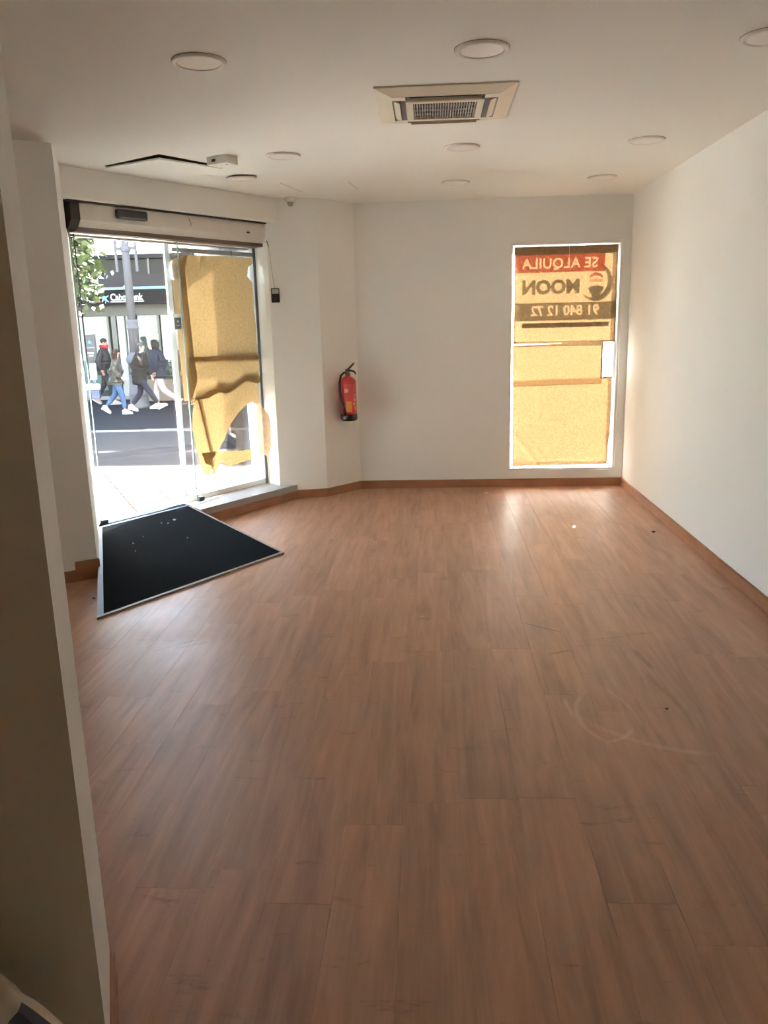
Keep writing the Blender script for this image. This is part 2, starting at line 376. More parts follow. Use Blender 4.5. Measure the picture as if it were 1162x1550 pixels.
# ------------------------------------------------------------------ the place in metres
ZC = 2.65; XR = 1.815; YB = 7.737; YO = 7.94
A0 = Vector((-2.442, 5.552)); U = Vector((0.536, 0.844)).normalized(); NN = Vector((-U.y, U.x))
def D2(s, o): return A0+U*s+NN*o
def D3(s, o, z): p = D2(s, o); return Vector((p.x, p.y, z))
MD = Matrix(((U.x, NN.x, 0, A0.x), (U.y, NN.y, 0, A0.y), (0, 0, 1, 0), (0, 0, 0, 1)))   # door frame: x along the glass, y outwards
CL = Vector((-1.42, 7.28)); CK = Vector((-0.993, 7.386)); CB = Vector((-0.704, YB))
PK = Vector((-2.20, 4.94))          # inner corner of the pier left of the door
PF = Vector((-0.815, 1.655)); PG = PF+Vector((0.37, -0.93))*0.33
WALK = 0.125
def gz(y): return WALK if y < 8.2 else (WALK-.0466*(y-8.2) if y < 20.5 else -.4495)

# floor and boards
b = MB(); b.prism([(-3.9, -1.7), (XR+.05, -1.7), (XR+.05, YB+.05), (CB.x, YB+.05), (CL.x, CL.y+.1), tuple(D2(0.2, .25)), (-3.9, 3.9)], -0.15, -0.0095)
floor = struct(b.build('floor', mat('screed', (0.12, 0.07, 0.045), 0.8)), 'brown oak laminate floor of the empty shop')
rnd = random.Random(4)
def clip(poly, p0, nrm):
    out = []
    for i in range(len(poly)):
        a = poly[i]; c = poly[(i+1) % len(poly)]
        da = (Vector(a)-p0).dot(nrm); dc = (Vector(c)-p0).dot(nrm)
        if da <= 0: out.append(a)
        if da*dc < 0: t = da/(da-dc); out.append((a[0]+(c[0]-a[0])*t, a[1]+(c[1]-a[1])*t))
    return out
PW, PL = 0.192, 1.285
col_i = 0; x = XR-PW*26
while x < XR-0.02:
    y = -1.65-rnd.uniform(0, PL)
    while y < YB:
        p = [(max(x, -3.9), max(y, -1.65)), (min(x+PW, XR+.004), max(y, -1.65)), (min(x+PW, XR+.004), min(y+PL, YB+.004)), (max(x, -3.9), min(y+PL, YB+.004))]
        p = clip(p, A0, NN)
        p = clip(p, CL, Vector((CB.x-CL.x, CB.y-CL.y)).orthogonal() if Vector((CB.x-CL.x, CB.y-CL.y)).orthogonal().x < 0 else -Vector((CB.x-CL.x, CB.y-CL.y)).orthogonal()) if p else p
        cy = y+PL/2
        if len(p) >= 3 and not (x+PW < PF.x-.05 and y+PL < 1.4) and p[2][1]-p[0][1] > 0.02:
            g = 0.0004; cx0 = sum(q[0] for q in p)/len(p); cy0 = sum(q[1] for q in p)/len(p)
            n = len(p); ar = abs(sum(p[i][0]*p[(i+1) % n][1]-p[(i+1) % n][0]*p[i][1] for i in range(n)))
            if ar > 0.004:
                def ins(d): return [(cx0+(q[0]-cx0)*(1-d/max(.02, abs(q[0]-cx0))), cy0+(q[1]-cy0)*(1-d/max(.02, abs(q[1]-cy0)))) for q in p]
                q0, q1 = ins(0.0002), ins(0.0008)
                vs = [(a[0], a[1], -.009) for a in q0]+[(a[0], a[1], -.0004) for a in q0]+[(a[0], a[1], 0.0) for a in q1]
                fs = [list(range(2*n, 3*n))]+[(i, (i+1) % n, n+(i+1) % n, n+i) for i in range(n)]+[(n+i, n+(i+1) % n, 2*n+(i+1) % n, 2*n+i) for i in range(n)]
                mb = MB(); mb.add(vs, fs); mb.build('floorboard', M_FLOOR, floor, origin=(cx0, cy0, 0))
        y += PL
    x += PW

# ceiling
b = MB(); b.box(-3.95, XR+.3, -1.95, YO, ZC, ZC+.3)
ceil = struct(b.build('ceiling', M_CEIL), 'flat white ceiling')

# walls
WX0, WX1, WZ0, WZ1 = 0.727, 1.742, 0.157, 2.262       # window opening
b = MB(); b.box(CB.x-.02, WX0, YB, YO, -.1, ZC); b.box(WX1, XR+.3, YB, YO, -.1, ZC); b.box(WX0, WX1, YB, YO, -.1, WZ0); b.box(WX0, WX1, YB, YO, WZ1, ZC)
struct(b.build('wall_back', M_WALL), 'white end wall with the papered window')
b = MB(); b.box(XR, XR+.25, -1.95, YB, -.1, ZC)
struct(b.build('wall_right', M_WALL), 'long plain white wall')
b = MB(); b.box(-3.9, XR, -1.25, -.95, -.1, ZC)  # rear wall tinted so its bounce warms the dark partition face
struct(b.build('wall_rear', mat('warm_bounce_cream', (.90, .74, .52), .7, var=.02)), 'unseen wall behind the camera, tinted cream to bounce warm light')
b = MB(); b.prism([(-3.6, 1.6), (-3.6, 4.1), (-3.95, 4.1), (-3.95, -1.65), (-3.6, -1.65), (-3.6, 1.3)], -.1, ZC)
struct(b.build('wall_left', M_WALL), 'white side wall')
b = MB(); b.prism([tuple(PG), tuple(PF), (-3.6, 1.655), (-3.6, PG.y)], -.1, ZC)
struct(b.build('wall_partition', M_WALL), 'end of the white partition wall in the foreground')
pe = D2(0.727*0.34, 0.34)
b = MB(); b.prism([(-3.6, 3.86), tuple(PK), tuple(pe), (-3.2, 6.1), (-3.95, 5.0), (-3.95, 3.86)], -.1, ZC)
struct(b.build('wall_pier', M_WALL), 'white pier left of the glass entrance')
b = MB(); b.prism([tuple(CL), tuple(CK), tuple(CB), (CB.x, YO), tuple(D2(2.12, .42)), tuple(D2(2.06, .30))], -.1, ZC)
struct(b.build('wall_column', M_WALL), 'white angled column between the entrance and the end wall')
b = MB(); b.prism([tuple(D2(-.05, 0)), tuple(D2(2.12, 0)), tuple(D2(2.12, .34)), tuple(D2(.1, .34))], 2.452, ZC)
struct(b.build('wall_lintel', M_WALL), 'white wall strip above the entrance')

# skirting boards
def skirt(name, p, q, h=.078, th=.012, side=1, z0=0.0, cut=0.0):
    p = Vector(p); q = Vector(q); d = (q-p).normalized(); nn = Vector((-d.y, d.x))*side
    poly = [p, q, q+nn*th, p+nn*th]
    b = MB(); b.prism([tuple(v) for v in poly], z0, z0+h-.006)
    poly2 = [p, q, q+nn*(th*.45), p+nn*(th*.45)]
    b.prism([tuple(v) for v in poly2], z0+h-.006, z0+h)
    return struct(b.build(name, M_SKIRT))
skirt('baseboard_back', (CB.x, YB), (XR, YB), side=-1)
skirt('baseboard_right', (XR, -1.65), (XR, YB), side=1)
skirt('baseboard_angle', CK, CB, side=-1)
cl2 = CL.lerp(CK, .36)
skirt('baseboard_column', cl2, CK, side=-1)
skirt('baseboard_partition', PG, PF, side=-1)
pl_ = PK.lerp(Vector((-3.6, 3.86)), .08)
skirt('baseboard_pier', Vector((-3.6, 3.86)), pl_, side=-1, h=.075)
skirt('baseboard_pier_step', pl_, PK+(PK-pl_).normalized()*.012, side=-1, h=.128, z0=.0)
# ledge under the fixed pane
le = [D2(.945, -.047), D2(2.13, -.047), D2(2.07, .30), D2(1.005, .30)]
b = MB(); b.prism([tuple(v) for v in le], -.05, .13)
struct(b.build('trim_1', mat('white_marble_ledge', (0.37, 0.365, 0.36), 0.35, var=0.05, scale=6)), 'raised white ledge under the fixed glass panel')
skirt('baseboard_ledge', D2(.945, -.047), D2(2.125, -.047), side=-1, h=.075)

# ramp and mat
RAMP_N, RAMP_F = -1.22, 0.16
rl = [D2(.727*RAMP_N, RAMP_N), D2(.655, RAMP_N), D2(.985, RAMP_F), D2(.727*RAMP_F, RAMP_F)]
rz = [0.003, 0.003, .130, .130]
b = MB(); vs = [(p.x, p.y, -.02) for p in rl]+[(p.x, p.y, z) for p, z in zip(rl, rz)]
b.add(vs, [(3, 2, 1, 0), (4, 5, 6, 7), (0, 1, 5, 4), (1, 2, 6, 5), (2, 3, 7, 6), (3, 0, 4, 7)])
struct(b.build('entrance_ramp', wood_trim('ramp_wood', (0.36, 0.20, 0.12))), 'shallow ramp up to the entrance under the mat')
b = MB(); b.prism([tuple(D2(.727*RAMP_F, RAMP_F)), tuple(D2(1.0, RAMP_F)), tuple(D2(1.03, .36)), tuple(D2(.727*.36, .36))], -.05, .132)
struct(b.build('trim_2', mat('grey_threshold', (0.0055, 0.0085, 0.012), 0.9, spec=.01)), 'grey metal threshold of the entrance')
mat_t = thing('entrance_mat', 'black carpet mat with aluminium edging sloping up to the glass entrance', 'mat', (rl[0].x, rl[0].y, 0))
def onramp(s, o, h):
    t = (o-RAMP_N)/(RAMP_F-RAMP_N); return D3(s, o, 0.003+.127*t+h)
def rs(o, side, inset):
    t = (o-RAMP_N)/(RAMP_F-RAMP_N); l = .727*o; r = .655+(.985-.655)*t
    return l+inset if side < 0 else r-inset
def quadslab(c4, h0, h1):
    vs = [onramp(s, o, h0) for s, o in c4]+[onramp(s, o, h1) for s, o in c4]
    b = MB(); b.add(vs, [(3, 2, 1, 0), (4, 5, 6, 7), (0, 1, 5, 4), (1, 2, 6, 5), (2, 3, 7, 6), (3, 0, 4, 7)]); return b
M_MAT = mat('black_carpet', (0.0050, 0.0064, 0.0090), 1.0, var=0.35, scale=160, bump=0.6, bscale=420, spec=0.03)
o0, o1 = RAMP_N+.022, RAMP_F-.028
quadslab([(rs(o0, -1, .045), o0), (rs(o0, 1, .018), o0), (rs(o1, 1, .018), o1), (rs(o1, -1, .03), o1)], 0.0005, .007).build('carpet', M_MAT, mat_t)
M_EDGE = mat('mat_edging', (0.24, 0.225, 0.21), 0.5, metal=.3)
M_EDGE2 = mat('mat_edging_blue', (0.10, 0.13, 0.19), 0.45, metal=.3)
quadslab([(rs(RAMP_N, -1, 0), RAMP_N), (rs(RAMP_N, 1, 0), RAMP_N), (rs(o0, 1, 0), o0), (rs(o0, -1, 0), o0)], 0.0005, .009).build('edge_trim', M_EDGE, mat_t)
quadslab([(rs(o0, 1, .018), o0), (rs(o0, 1, 0), o0), (rs(o1, 1, 0), o1), (rs(o1, 1, .018), o1)], 0.0005, .009).build('edge_trim', M_EDGE, mat_t)
quadslab([(rs(o0, -1, 0), o0), (rs(o0, -1, .045), o0), (rs(o1, -1, .03), o1), (rs(o1, -1, 0.0), o1)], 0.0005, .008).build('edge_trim', M_EDGE2, mat_t)
quadslab([(rs(o1, -1, 0), o1), (rs(o1, 1, 0), o1), (rs(RAMP_F, 1, 0), RAMP_F), (rs(RAMP_F, -1, 0), RAMP_F)], 0.0005, .009).build('edge_trim', M_EDGE2, mat_t)

# ------------------------------------------------------------------ entrance: operator box, glass leaf, fixed pane
GB, GT = .145, 2.285
d1 = struct(bpy.data.objects.new('door_1', None), 'automatic glass sliding entrance'); COL.objects.link(d1); d1.location = D3(1.0, .2, WALK)
b = MB(); prof = [(.085, 2.44), (.085, 2.33), (.125, 2.285), (.235, 2.285), (.235, 2.44)]
def extr(prof, s0, s1, name, material, parent):
    n = len(prof); vs = [D3(s0, o, z) for o, z in prof]+[D3(s1, o, z) for o, z in prof]
    b = MB(); b.add(vs, [list(range(n)), list(range(n, 2*n))[::-1]]+[(i, n+i, n+(i+1) % n, (i+1) % n) for i in range(n)]); return b.build(name, material, parent)
opb = extr(prof, .175, 2.035, 'operator_cover', M_ALUW, d1)
extr([(.075, 2.45), (.075, 2.33), (.12, 2.272), (.24, 2.272), (.24, 2.45)], .105, .178, 'end_cap', mat('dark_brown_plastic', (0.03, 0.022, 0.018), .5), d1)
extr([(.06, 2.452), (.06, 2.441), (.25, 2.441), (.25, 2.452)], .08, 2.05, 'gap_shadow_strip', M_BLACK, d1)  # black strip stands in for the shadow line between lintel and cover
extr([(.13, 2.285), (.13, 2.255), (.30, 2.255), (.30, 2.285)], .17, 2.05, 'track', mat('brown_track', (0.16, 0.12, 0.09), .5), d1)
extr([(.30, 2.43), (.30, 2.24), (.335, 2.24), (.335, 2.43)], .2, 2.07, 'head_frame', M_GREY, d1)
# motion sensor on the cover
ms = MB(); ms.bbox(.47, .735, .045, .086, 2.358, 2.425, .012, MD); ms = ms.build('sensor', M_BLACK, d1)
b = MB(); b.box(.49, .715, .0445, .0455, 2.363, 2.371, MD); b.build('lens', mat('sensor_lens', (.25, .26, .28), .2), ms)
b = MB(); b.bbox(1.79, 1.82, .078, .087, 2.35, 2.365, .002, MD); b.build('lock', M_BLACK, d1)
pts = [D3(1.47+.075*math.cos(t), .055, 2.435+.06*math.sin(t)) for t in [math.pi*k/10 for k in range(11)]]
b = MB(); b.tube(pts, .0025, 6); b.build('cable_loop', mat('grey_cable', (.35, .33, .3), .5), d1)
b = MB(); b.tube([D3(1.16, .0835, 2.42), D3(1.165, .082, 2.40), D3(1.178, .0825, 2.385), D3(1.175, .0835, 2.36)], .0022, 6); b.build('tape_mark', mat('brown_mark', (.2, .15, .1), .6), d1)
# glass
lf = MB(); lf.box(.175, 1.135, .215, .225, GB, 2.262, MD); lf = lf.build('sliding_leaf', M_GLASS, d1)
for s0, s1 in ((.170, .176), (1.134, 1.141)):
    b = MB(); b.box(s0, s1, .213, .227, GB, 2.262, MD); b.build('leaf_edge', M_GEDGE, lf)
for s0 in (.178, 1.15):
    b = MB(); b.bbox(s0, s0+.055, .195, .245, .131, .168, .006, MD); b.build('floor_guide', M_BLACK, d1)
fx = MB(); fx.box(1.10, 2.045, .279, .287, .175, 2.24, MD); fx = fx.build('fixed_pane', M_GLASS, d1)
b = MB(); b.box(1.094, 1.101, .277, .289, .175, 2.24, MD); b.build('pane_edge', M_GEDGE, fx)
b = MB(); b.box(1.05, 1.094, .272, .292, .175, 2.24, MD); b.build('pane_stile', mat('pale_blue_stile', (.55, .62, .66), .25), fx)
b = MB(); b.bbox(1.06, 2.045, .262, .305, .131, .177, .004, MD); b.build('bottom_rail', M_ALUW, d1)
b = MB(); b.bbox(2.018, 2.06, .255, .30, .131, 2.26, .004, MD); b.build('jamb_profile', M_GREY, d1)
b = MB(); b.bbox(1.12, 2.04, .262, .272, 2.178, 2.214, .002, MD); b.build('hanging_rail', mat('grey_rail', (.42, .44, .43), .4), d1)
b = MB(); b.bbox(1.755, 1.77, .258, .263, 2.168, 2.222, .002, MD); b.build('rail_clip', M_GREY, d1)
b = MB(); b.bbox(1.21, 2.02, .292, .322, 1.315, 1.362, .004, MD); b.build('push_bar', M_GREY, d1)
b = MB(); b.bbox(.206, .211, .212, .228, .17, 2.25, .003, MD); b.build('leaf_gasket', mat('dark_gasket', (.05, .07, .09), .4), d1)

# kraft paper on the fixed pane (each sheet a thing)
def dpap(off): return lambda a, c, d: D3(a, off-d, c)
GP = 'torn kraft paper on the entrance glass'
A_ = [(1.150, 2.115), (1.268, 2.16), (2.010, 2.175), (2.012, 2.119), (1.962, 2.093), (1.939, 2.014), (1.999, 1.959), (2.003, 1.805), (1.998, 1.719), (2.010, 1.66), (2.010, 1.278), (1.181, 1.300), (1.16, 1.7)]
tag(sheet('kraft_sheet', A_, dpap(.266), M_PAPERD, seed=1, amp=.004, torn=.002), 'large upper sheet of kraft paper taped inside the fixed entrance pane', 'paper', GP)
L_ = [(1.063, 2.079), (1.121, 2.127), (1.268, 2.165), (1.215, 2.07), (1.235, 1.6), (1.245, 1.318), (1.264, 1.152), (1.180, .985), (1.104, .989), (1.091, 1.459), (1.078, 1.978)]
tag(sheet('kraft_or_shade_strip', L_, dpap(.2455), M_PAPERD, seed=2, amp=.004, torn=.002), 'narrow kraft paper strip folded over the edge of the fixed entrance pane', 'paper', GP)
M_ = [(1.17, 1.345), (2.010, 1.325), (2.010, 1.097), (2.0, 1.068), (1.829, 1.100), (1.618, 1.010), (1.504, 1.03), (1.361, .985), (1.272, .985), (1.196, .965), (1.16, .99)]
tag(sheet('kraft_sheet', M_, dpap(.2535), M_PAPERD, seed=3, amp=.0025, torn=.004), 'middle kraft paper band with wavy torn lower edge on the entrance pane', 'paper', GP)
C_ = [(1.246, 1.055), (1.426, 1.080), (1.52, 1.11), (1.62, 1.08), (1.84, 1.165), (2.010, 1.15), (2.010, .873), (1.917, .909), (1.848, .892), (1.74, .83), (1.63, .738), (1.538, .605), (1.46, .52), (1.40, .47), (1.40, .40), (1.338, .318), (1.285, .34), (1.258, .40), (1.215, .57), (1.190, .743), (1.211, .907)]
tag(sheet('kraft_sheet', C_, dpap(.2715), M_PAPERD, seed=4, amp=.002, torn=.003), 'lower kraft paper sheet with a big curved tear on the entrance pane', 'paper', GP)
Dd = [(1.262, .525), (1.417, .515), (1.860, .475), (1.860, .384), (1.555, .366), (1.481, .431), (1.41, .335), (1.355, .30), (1.37, .40), (1.30, .43)]
tag(sheet('kraft_scrap', Dd, dpap(.2645), M_PAPERD, seed=5, amp=.002, torn=.004), 'ragged strip of kraft paper left at the bottom of the entrance pane', 'paper', GP)
S_ = [(1.262, 1.02), (1.315, 1.02), (1.405, .50), (1.375, .49)]  # added strip: its darker tone stands in for a slanting cast shadow
tag(sheet('kraft_or_shade_strip', S_, dpap(.2755), M_PAPERD, seed=6, amp=.001), 'slanting paper strip added as a shadow stripe on the torn lower entrance sheet', 'paper', GP)
E_ = [(1.925, .885), (1.97, .905), (2.03, .86), (2.085, .785), (2.10, .628), (2.09, .52), (2.06, .43), (2.04, .40), (1.99, .45), (1.93, .43), (1.915, .66)]
M_FLAP = sheet_mat('pale_paper_flap', (0.68, 0.54, 0.40), (0.62, 0.45, 0.28), 0.0, var=0.1, scale=30, mixd=0.55)
tag(sheet('paper_flap', E_, lambda a, c, d: D3(a-.135*min(1, max(0, (a-1.90)/.10)), .26-.015-.13*min(1, max(0, (a-1.90)/.10))-d, c), M_FLAP, seed=7, amp=.014, fr=9, step=.02, torn=.004), 'crumpled pale paper flap hanging over the jamb of the entrance pane', 'paper', GP)
R_ = [(2.045, .44), (2.075, .44), (2.085, .30), (2.075, .142), (2.06, .142), (2.065, .30)]
tag(sheet('paper_tail', R_, lambda a, c, d: D3(a-.125, .14-d, c), M_FLAP, seed=8, amp=.005, step=.015, fr=8), 'thin pale paper tail dangling down to the white ledge', 'paper', GP)
W_p = [(1.855, .89), (1.935, .91), (1.945, .182), (1.870, .182)]
tag(sheet('white_strip', W_p, dpap(.277), M_WHITEFILM, seed=9, amp=.001), 'upright white film strip on the glass beside the crumpled flap', 'film')
# knot of plastic at the corner of the paper
b = MB(); rr = random.Random(3)
b.ball(D3(1.085, .235, 2.03), (.028, .022, .075), 14, 10)
b.v = [tuple(Vector(p)+Vector((noise.noise(Vector(p)*40), noise.noise(Vector(p)*40+Vector((5, 0, 0))), noise.noise(Vector(p)*40+Vector((0, 9, 0)))))*.012) for p in b.v]
tag(b.build('tape_clump', mat('grey_tape', (.55, .53, .5), .45)), 'crumpled grey tape clump at the top corner of the entrance paper', 'tape')
st = thing('alarm_sticker', 'small white card with a dark teal square stuck on the entrance paper edge', 'sticker', D3(1.095, .235, 1.56))
b = MB(); b.box(1.050, 1.138, .236, .239, 1.565, 1.695, MD); b.build('card', mat('white_card', (.9, .92, .92), .4), st)
b = MB(); b.box(1.062, 1.130, .2345, .236, 1.575, 1.665, MD); b.build('teal_square', mat('teal_print', (.05, .11, .13), .4), st)
b = MB(); b.lathe([(.010, 0), (.010, .0006)], 12, MD @ Matrix.Translation((1.096, .2345, 1.635)) @ Matrix.Rotation(math.radians(90), 4, 'X')); b.build('print_dot', mat('pale_print', (.6, .65, .66), .4), st)
b = MB(); b.box(1.078, 1.114, .2339, .2345, 1.597, 1.606, MD); b.build('print_line', MATS['pale_print'], st)

# box with push switch and its cable on the column, presence detector in the corner
cdir = (CK-CL).normalized(); cn = Vector((cdir.y, -cdir.x))
MC = Matrix(((cdir.x, cn.x, 0, CL.x), (cdir.y, cn.y, 0, CL.y), (0, 0, 1, 0), (0, 0, 0, 1)))   # column face: x along, y into the room
sw = thing('wall_switch', 'small black push switch box with grey top on the column by the entrance', 'switch', MC @ Vector((.045, 0, 1.78)))
b = MB(); b.bbox(.012, .085, 0, .028, 1.78, 1.902, .005, MC); sb = b.build('housing', M_BLACK, sw)
b = MB(); b.bbox(.019, .078, .028, .031, 1.855, 1.895, .001, MC); b.build('label_plate', mat('grey_plate', (.5, .5, .48), .4), sw)
b = MB(); b.lathe([(.026, 0), (.026, .006), (.022, .009)], 20, MC @ Matrix.Translation((.048, .028, 1.826)) @ Matrix.Rotation(math.radians(-90), 4, 'X')); b.build('button', mat('dark_button', (.03, .033, .038), .3), sw)
b = MB(); b.tube([MC @ Vector((x, .006, z)) for x, z in ((.010, 2.275), (.014, 2.22), (.020, 2.15), (.028, 2.05), (.04, 1.95), (.046, 1.895))], .003, 6)
tag(b.build('switch_cable', mat('white_cable', (.6, .57, .52), .5)), 'thin pale cable running down from the door operator to the switch', 'cable')
b = MB(); b.tube([MC @ Vector((x, .006, z)) for x, z in ((-.01, 2.29), (.0, 2.30), (.004, 2.28), (.012, 2.255))], .004, 6)
tag(b.build('loose_cable_end', mat('dark_cable', (.08, .07, .06), .5)), 'short dark loose cable end under the door operator box', 'cable')
pd = thing('presence_detector', 'small white presence detector tucked under the ceiling on the column', 'detector', MC @ Vector((.215, .055, ZC-.001)))
M0 = Matrix.Translation(MC @ Vector((.215, .055, 0)))
b = MB(); b.lathe([(.045, ZC-.0005), (.045, ZC-.03), (.04, ZC-.04)], 20, M0); b.build('base', M_PLASTIC, pd)
b = MB(); b.lathe([(.028, ZC-.0405), (.028, ZC-.055), (.018, ZC-.07), (.006, ZC-.075)], 18, M0); b.build('lens_dome', mat('grey_lens', (.4, .37, .32), .4), pd)

# ------------------------------------------------------------------ ceiling fittings
def downlight(loc, tilt=0.0):
    t = thing('downlight', 'round recessed white downlight, switched off, in the white ceiling', 'downlight', loc, 0, 'unlit round downlights of the ceiling')
    b = MB(); prof = []
    n = 40; ring = [(.086, -.004), (.088, -.010), (.104, -.013), (.110, -.010), (.111, -.001)]
    vs = []; fs = []
    for r, z in ring:
        for k in range(n): a = 2*math.pi*k/n; vs.append((r*math.cos(a), r*math.sin(a), z))
    for i in range(len(ring)-1):
        for k in range(n): k2 = (k+1) % n; fs.append((i*n+k, (i+1)*n+k, (i+1)*n+k2, i*n+k2))
    b.add(vs, fs, True); o = b.build('trim_ring', M_PLASTIC); o.parent = t
    b = MB(); b.lathe([(.0875, -.0085), (.0875, -.0005)], 40, smooth=False); o = b.build('diffuser', M_DISC); o.parent = t
    b = MB(); b.lathe([(.1125, -.0012), (.1125, -.0002)], 40, smooth=False); o = b.build('shadow_disc', mat('shadow_brown', (.12, .09, .06), .8)); o.parent = t  # dark disc paints the shadow line around the ring
    return t
dl = downlight((-.943, 3.6, ZC))
dl['label'] = 'unlit round downlight between the air conditioner and the foreground partition'
for x_, y_, lb_ in ((.215, 3.6, 'unlit round downlight next to the air conditioner on the side away from the end wall'),
                    (1.346, 3.6, 'unlit round downlight by the long plain wall, farthest from the papered window'),
                    (-.943, 5.53, 'unlit round downlight beside the small emergency light box'),
                    (.205, 5.475, 'unlit round downlight between the air conditioner and the end wall, nearer the air conditioner'),
                    (1.347, 5.475, 'unlit round downlight by the long plain wall, second from the papered window'),
                    (.203, 6.805, 'unlit round downlight in line with the air conditioner, next to the end wall'),
                    (1.344, 6.8, 'unlit round downlight right above the papered window')):
    c = copy_tree(dl); c.location = (x_, y_, ZC); c['label'] = lb_
c = copy_tree(dl); c.location = (-1.381, 6.244, ZC-.006); c.rotation_euler = (math.radians(2), math.radians(-1.5), 0)
del c['group']; c['label'] = 'round white downlight hanging slightly askew beside the ceiling hatch'; c.name = 'downlight'

# air conditioning cassette
ac = thing('air_conditioner', 'square cream ceiling cassette air conditioner with central black grille', 'air conditioner', (.077, 4.41, ZC))
M_AC = mat('cream_plastic', (0.70, 0.64, 0.52), 0.42, var=0.03, scale=4)
M_ACD = mat('ac_dark', (0.05, 0.035, 0.03), 0.6)
hx = .335
def acb(x0, x1, y0, y1, z0, z1, name, m, bev=.003):
    b = MB(); b.bbox(x0, x1, y0, y1, z0, z1, bev); o = b.build(name, m); o.parent = ac; return o
# outer frame: four mitred sloping sides
o_, i_ = hx, .255; zo, zi = -.008, -.030
for k in range(4):
    R = Matrix.Rotation(k*math.pi/2, 4, 'Z')
    vs = [(-o_, -o_, 0), (o_, -o_, 0), (o_, -o_, zo), (-o_, -o_, zo), (-i_, -i_, zi), (i_, -i_, zi), (-i_, -i_, 0), (i_, -i_, 0)]
    b = MB(); b.add([R @ Vector(v) for v in vs], [(0, 1, 2, 3), (3, 2, 5, 4), (4, 5, 7, 6), (0, 6, 7, 1)]); o = b.build('frame_side', M_AC); o.parent = ac
    # slot, flap
    b = MB(); b.box(-.19, .19, -.248, -.190, -.0285, -.012, R); o = b.build('air_slot', M_ACD); o.parent = ac
    Rf = R @ Matrix.Translation((0, -.232, -.026)) @ Matrix.Rotation(math.radians(-18 if k % 2 else 78), 4, 'X')
    b = MB(); b.bbox(-.172, .172, -.018, .016, -.007, -.002, .002, Rf); f_ = b.build('flap', M_AC); f_.parent = ac
    for sx in (-1, 1):
        b = MB(); b.box(min(sx*.19, sx*.256), max(sx*.19, sx*.256), -.256, -.19, -.0305, -.006, R)
        if sx > 0: o = b.build('corner_plate', M_AC); o.parent = ac
# grille panel
for (x0, x1, y0, y1) in ((-.19, .19, -.19, -.155), (-.19, .19, .155, .19), (-.19, -.155, -.155, .155), (.155, .19, -.155, .155)):
    acb(x0, x1, y0, y1, -.038, -.012, 'panel_rail', M_AC)
b = MB(); b.box(-.155, .155, -.155, .155, -.024, -.014); o = b.build('filter', M_ACD); o.parent = ac
M_BAR = mat('grille_bar', (0.50, 0.47, 0.42), .45)
bb = MB(); bb.box(-.0022, .0022, -.155, .155, -.035, -.0245)
bar0 = None
for k in range(24):
    x = -.155+.31*(k+.5)/24
    if bar0 is None: bar0 = bb.build('grille_bar', M_BAR); o = bar0
    else: o = bar0.copy(); COL.objects.link(o)
    o.parent = ac; o.location = (x, 0, 0)
for y in (-.08, 0, .08):
    b = MB(); b.box(-.155, .155, -.0018, .0018, -.034, -.026); o = b.build('cross_bar', M_BAR); o.parent = ac; o.location = (0, y, 0)

# access hatch, slightly dropped at one corner
ha = thing('ceiling_hatch', 'square white ceiling access hatch sagging open at one corner above the mat', 'hatch', (-1.70, 5.35, ZC))
hd1 = U.copy(); hd2 = NN.copy(); h0 = Vector((-1.70, 5.350))
def hp(a, c, z): p = h0+hd1*a+hd2*c; return Vector((p.x, p.y, z))
S = .56
b = MB(); vs = [hp(0, 0, ZC-.0015), hp(S, 0, ZC-.0015), hp(S, S, ZC-.0015), hp(0, S, ZC-.0015)]
vs += [v+Vector((0, 0, .0012)) for v in vs]; b.add(vs, [(0, 1, 2, 3), (7, 6, 5, 4), (0, 4, 5, 1), (1, 5, 6, 2), (2, 6, 7, 3), (3, 7, 4, 0)]); b.build('void_shade_plate', M_DARK, ha)  # dark plate below the ceiling stands in for the unlit void
def sag(a, c): return ZC-.004-.011*max(0, 1-a/S)*max(0, 1-c/S)-.002*max(0, 1-c/S)
n_ = 8; vs = []; fs = []
for lay in (0, 1):
    for i in range(n_+1):
        for j in range(n_+1):
            a, c = .012+(S-.020)*i/n_, .012+(S-.020)*j/n_; vs.append(hp(a, c, sag(a, c)+(.0 if lay == 0 else -.010)))
q = (n_+1)**2
for i in range(n_):
    for j in range(n_):
        a = i*(n_+1)+j; fs.append((a, a+1, a+n_+2, a+n_+1)); fs.append((q+a, q+a+n_+1, q+a+n_+2, q+a+1))
for i in range(n_):
    for (a, c) in (((i, 0), (i+1, 0)), ((i, n_), (i+1, n_)), ((0, i), (0, i+1)), ((n_, i), (n_, i+1))):
        p0 = a[0]*(n_+1)+a[1]; p1 = c[0]*(n_+1)+c[1]; fs.append((p0, p1, q+p1, q+p0))
b = MB(); b.add(vs, fs); b.build('hatch_panel', M_CEIL, ha)

# emergency light box
ed = Vector((.149, -.078)).normalized(); en = Vector((-ed.y, ed.x)); e0 = Vector((-1.437, 5.50))
ME = Matrix(((ed.x, en.x, 0, e0.x), (ed.y, en.y, 0, e0.y), (0, 0, 1, ZC), (0, 0, 0, 1)))
el = thing('emergency_light', 'small white emergency light box screwed to the ceiling by the hatch', 'light', ME @ Vector((.08, .05, 0)))
b = MB(); b.bbox(0, .165, 0, .115, -.050, -.0002, .004, ME); b.build('case', M_PLASTIC, el)
b = MB(); b.bbox(.045, .075, -.003, .001, -.034, -.018, .001, ME); b.build('knockout', mat('dark_spot', (.08, .07, .06), .6), el)
b = MB(); b.lathe([(.006, -.0525), (.006, -.0495)], 12, ME @ Matrix.Translation((.125, .05, 0))); b.build('indicator', MATS['dark_spot'], el)
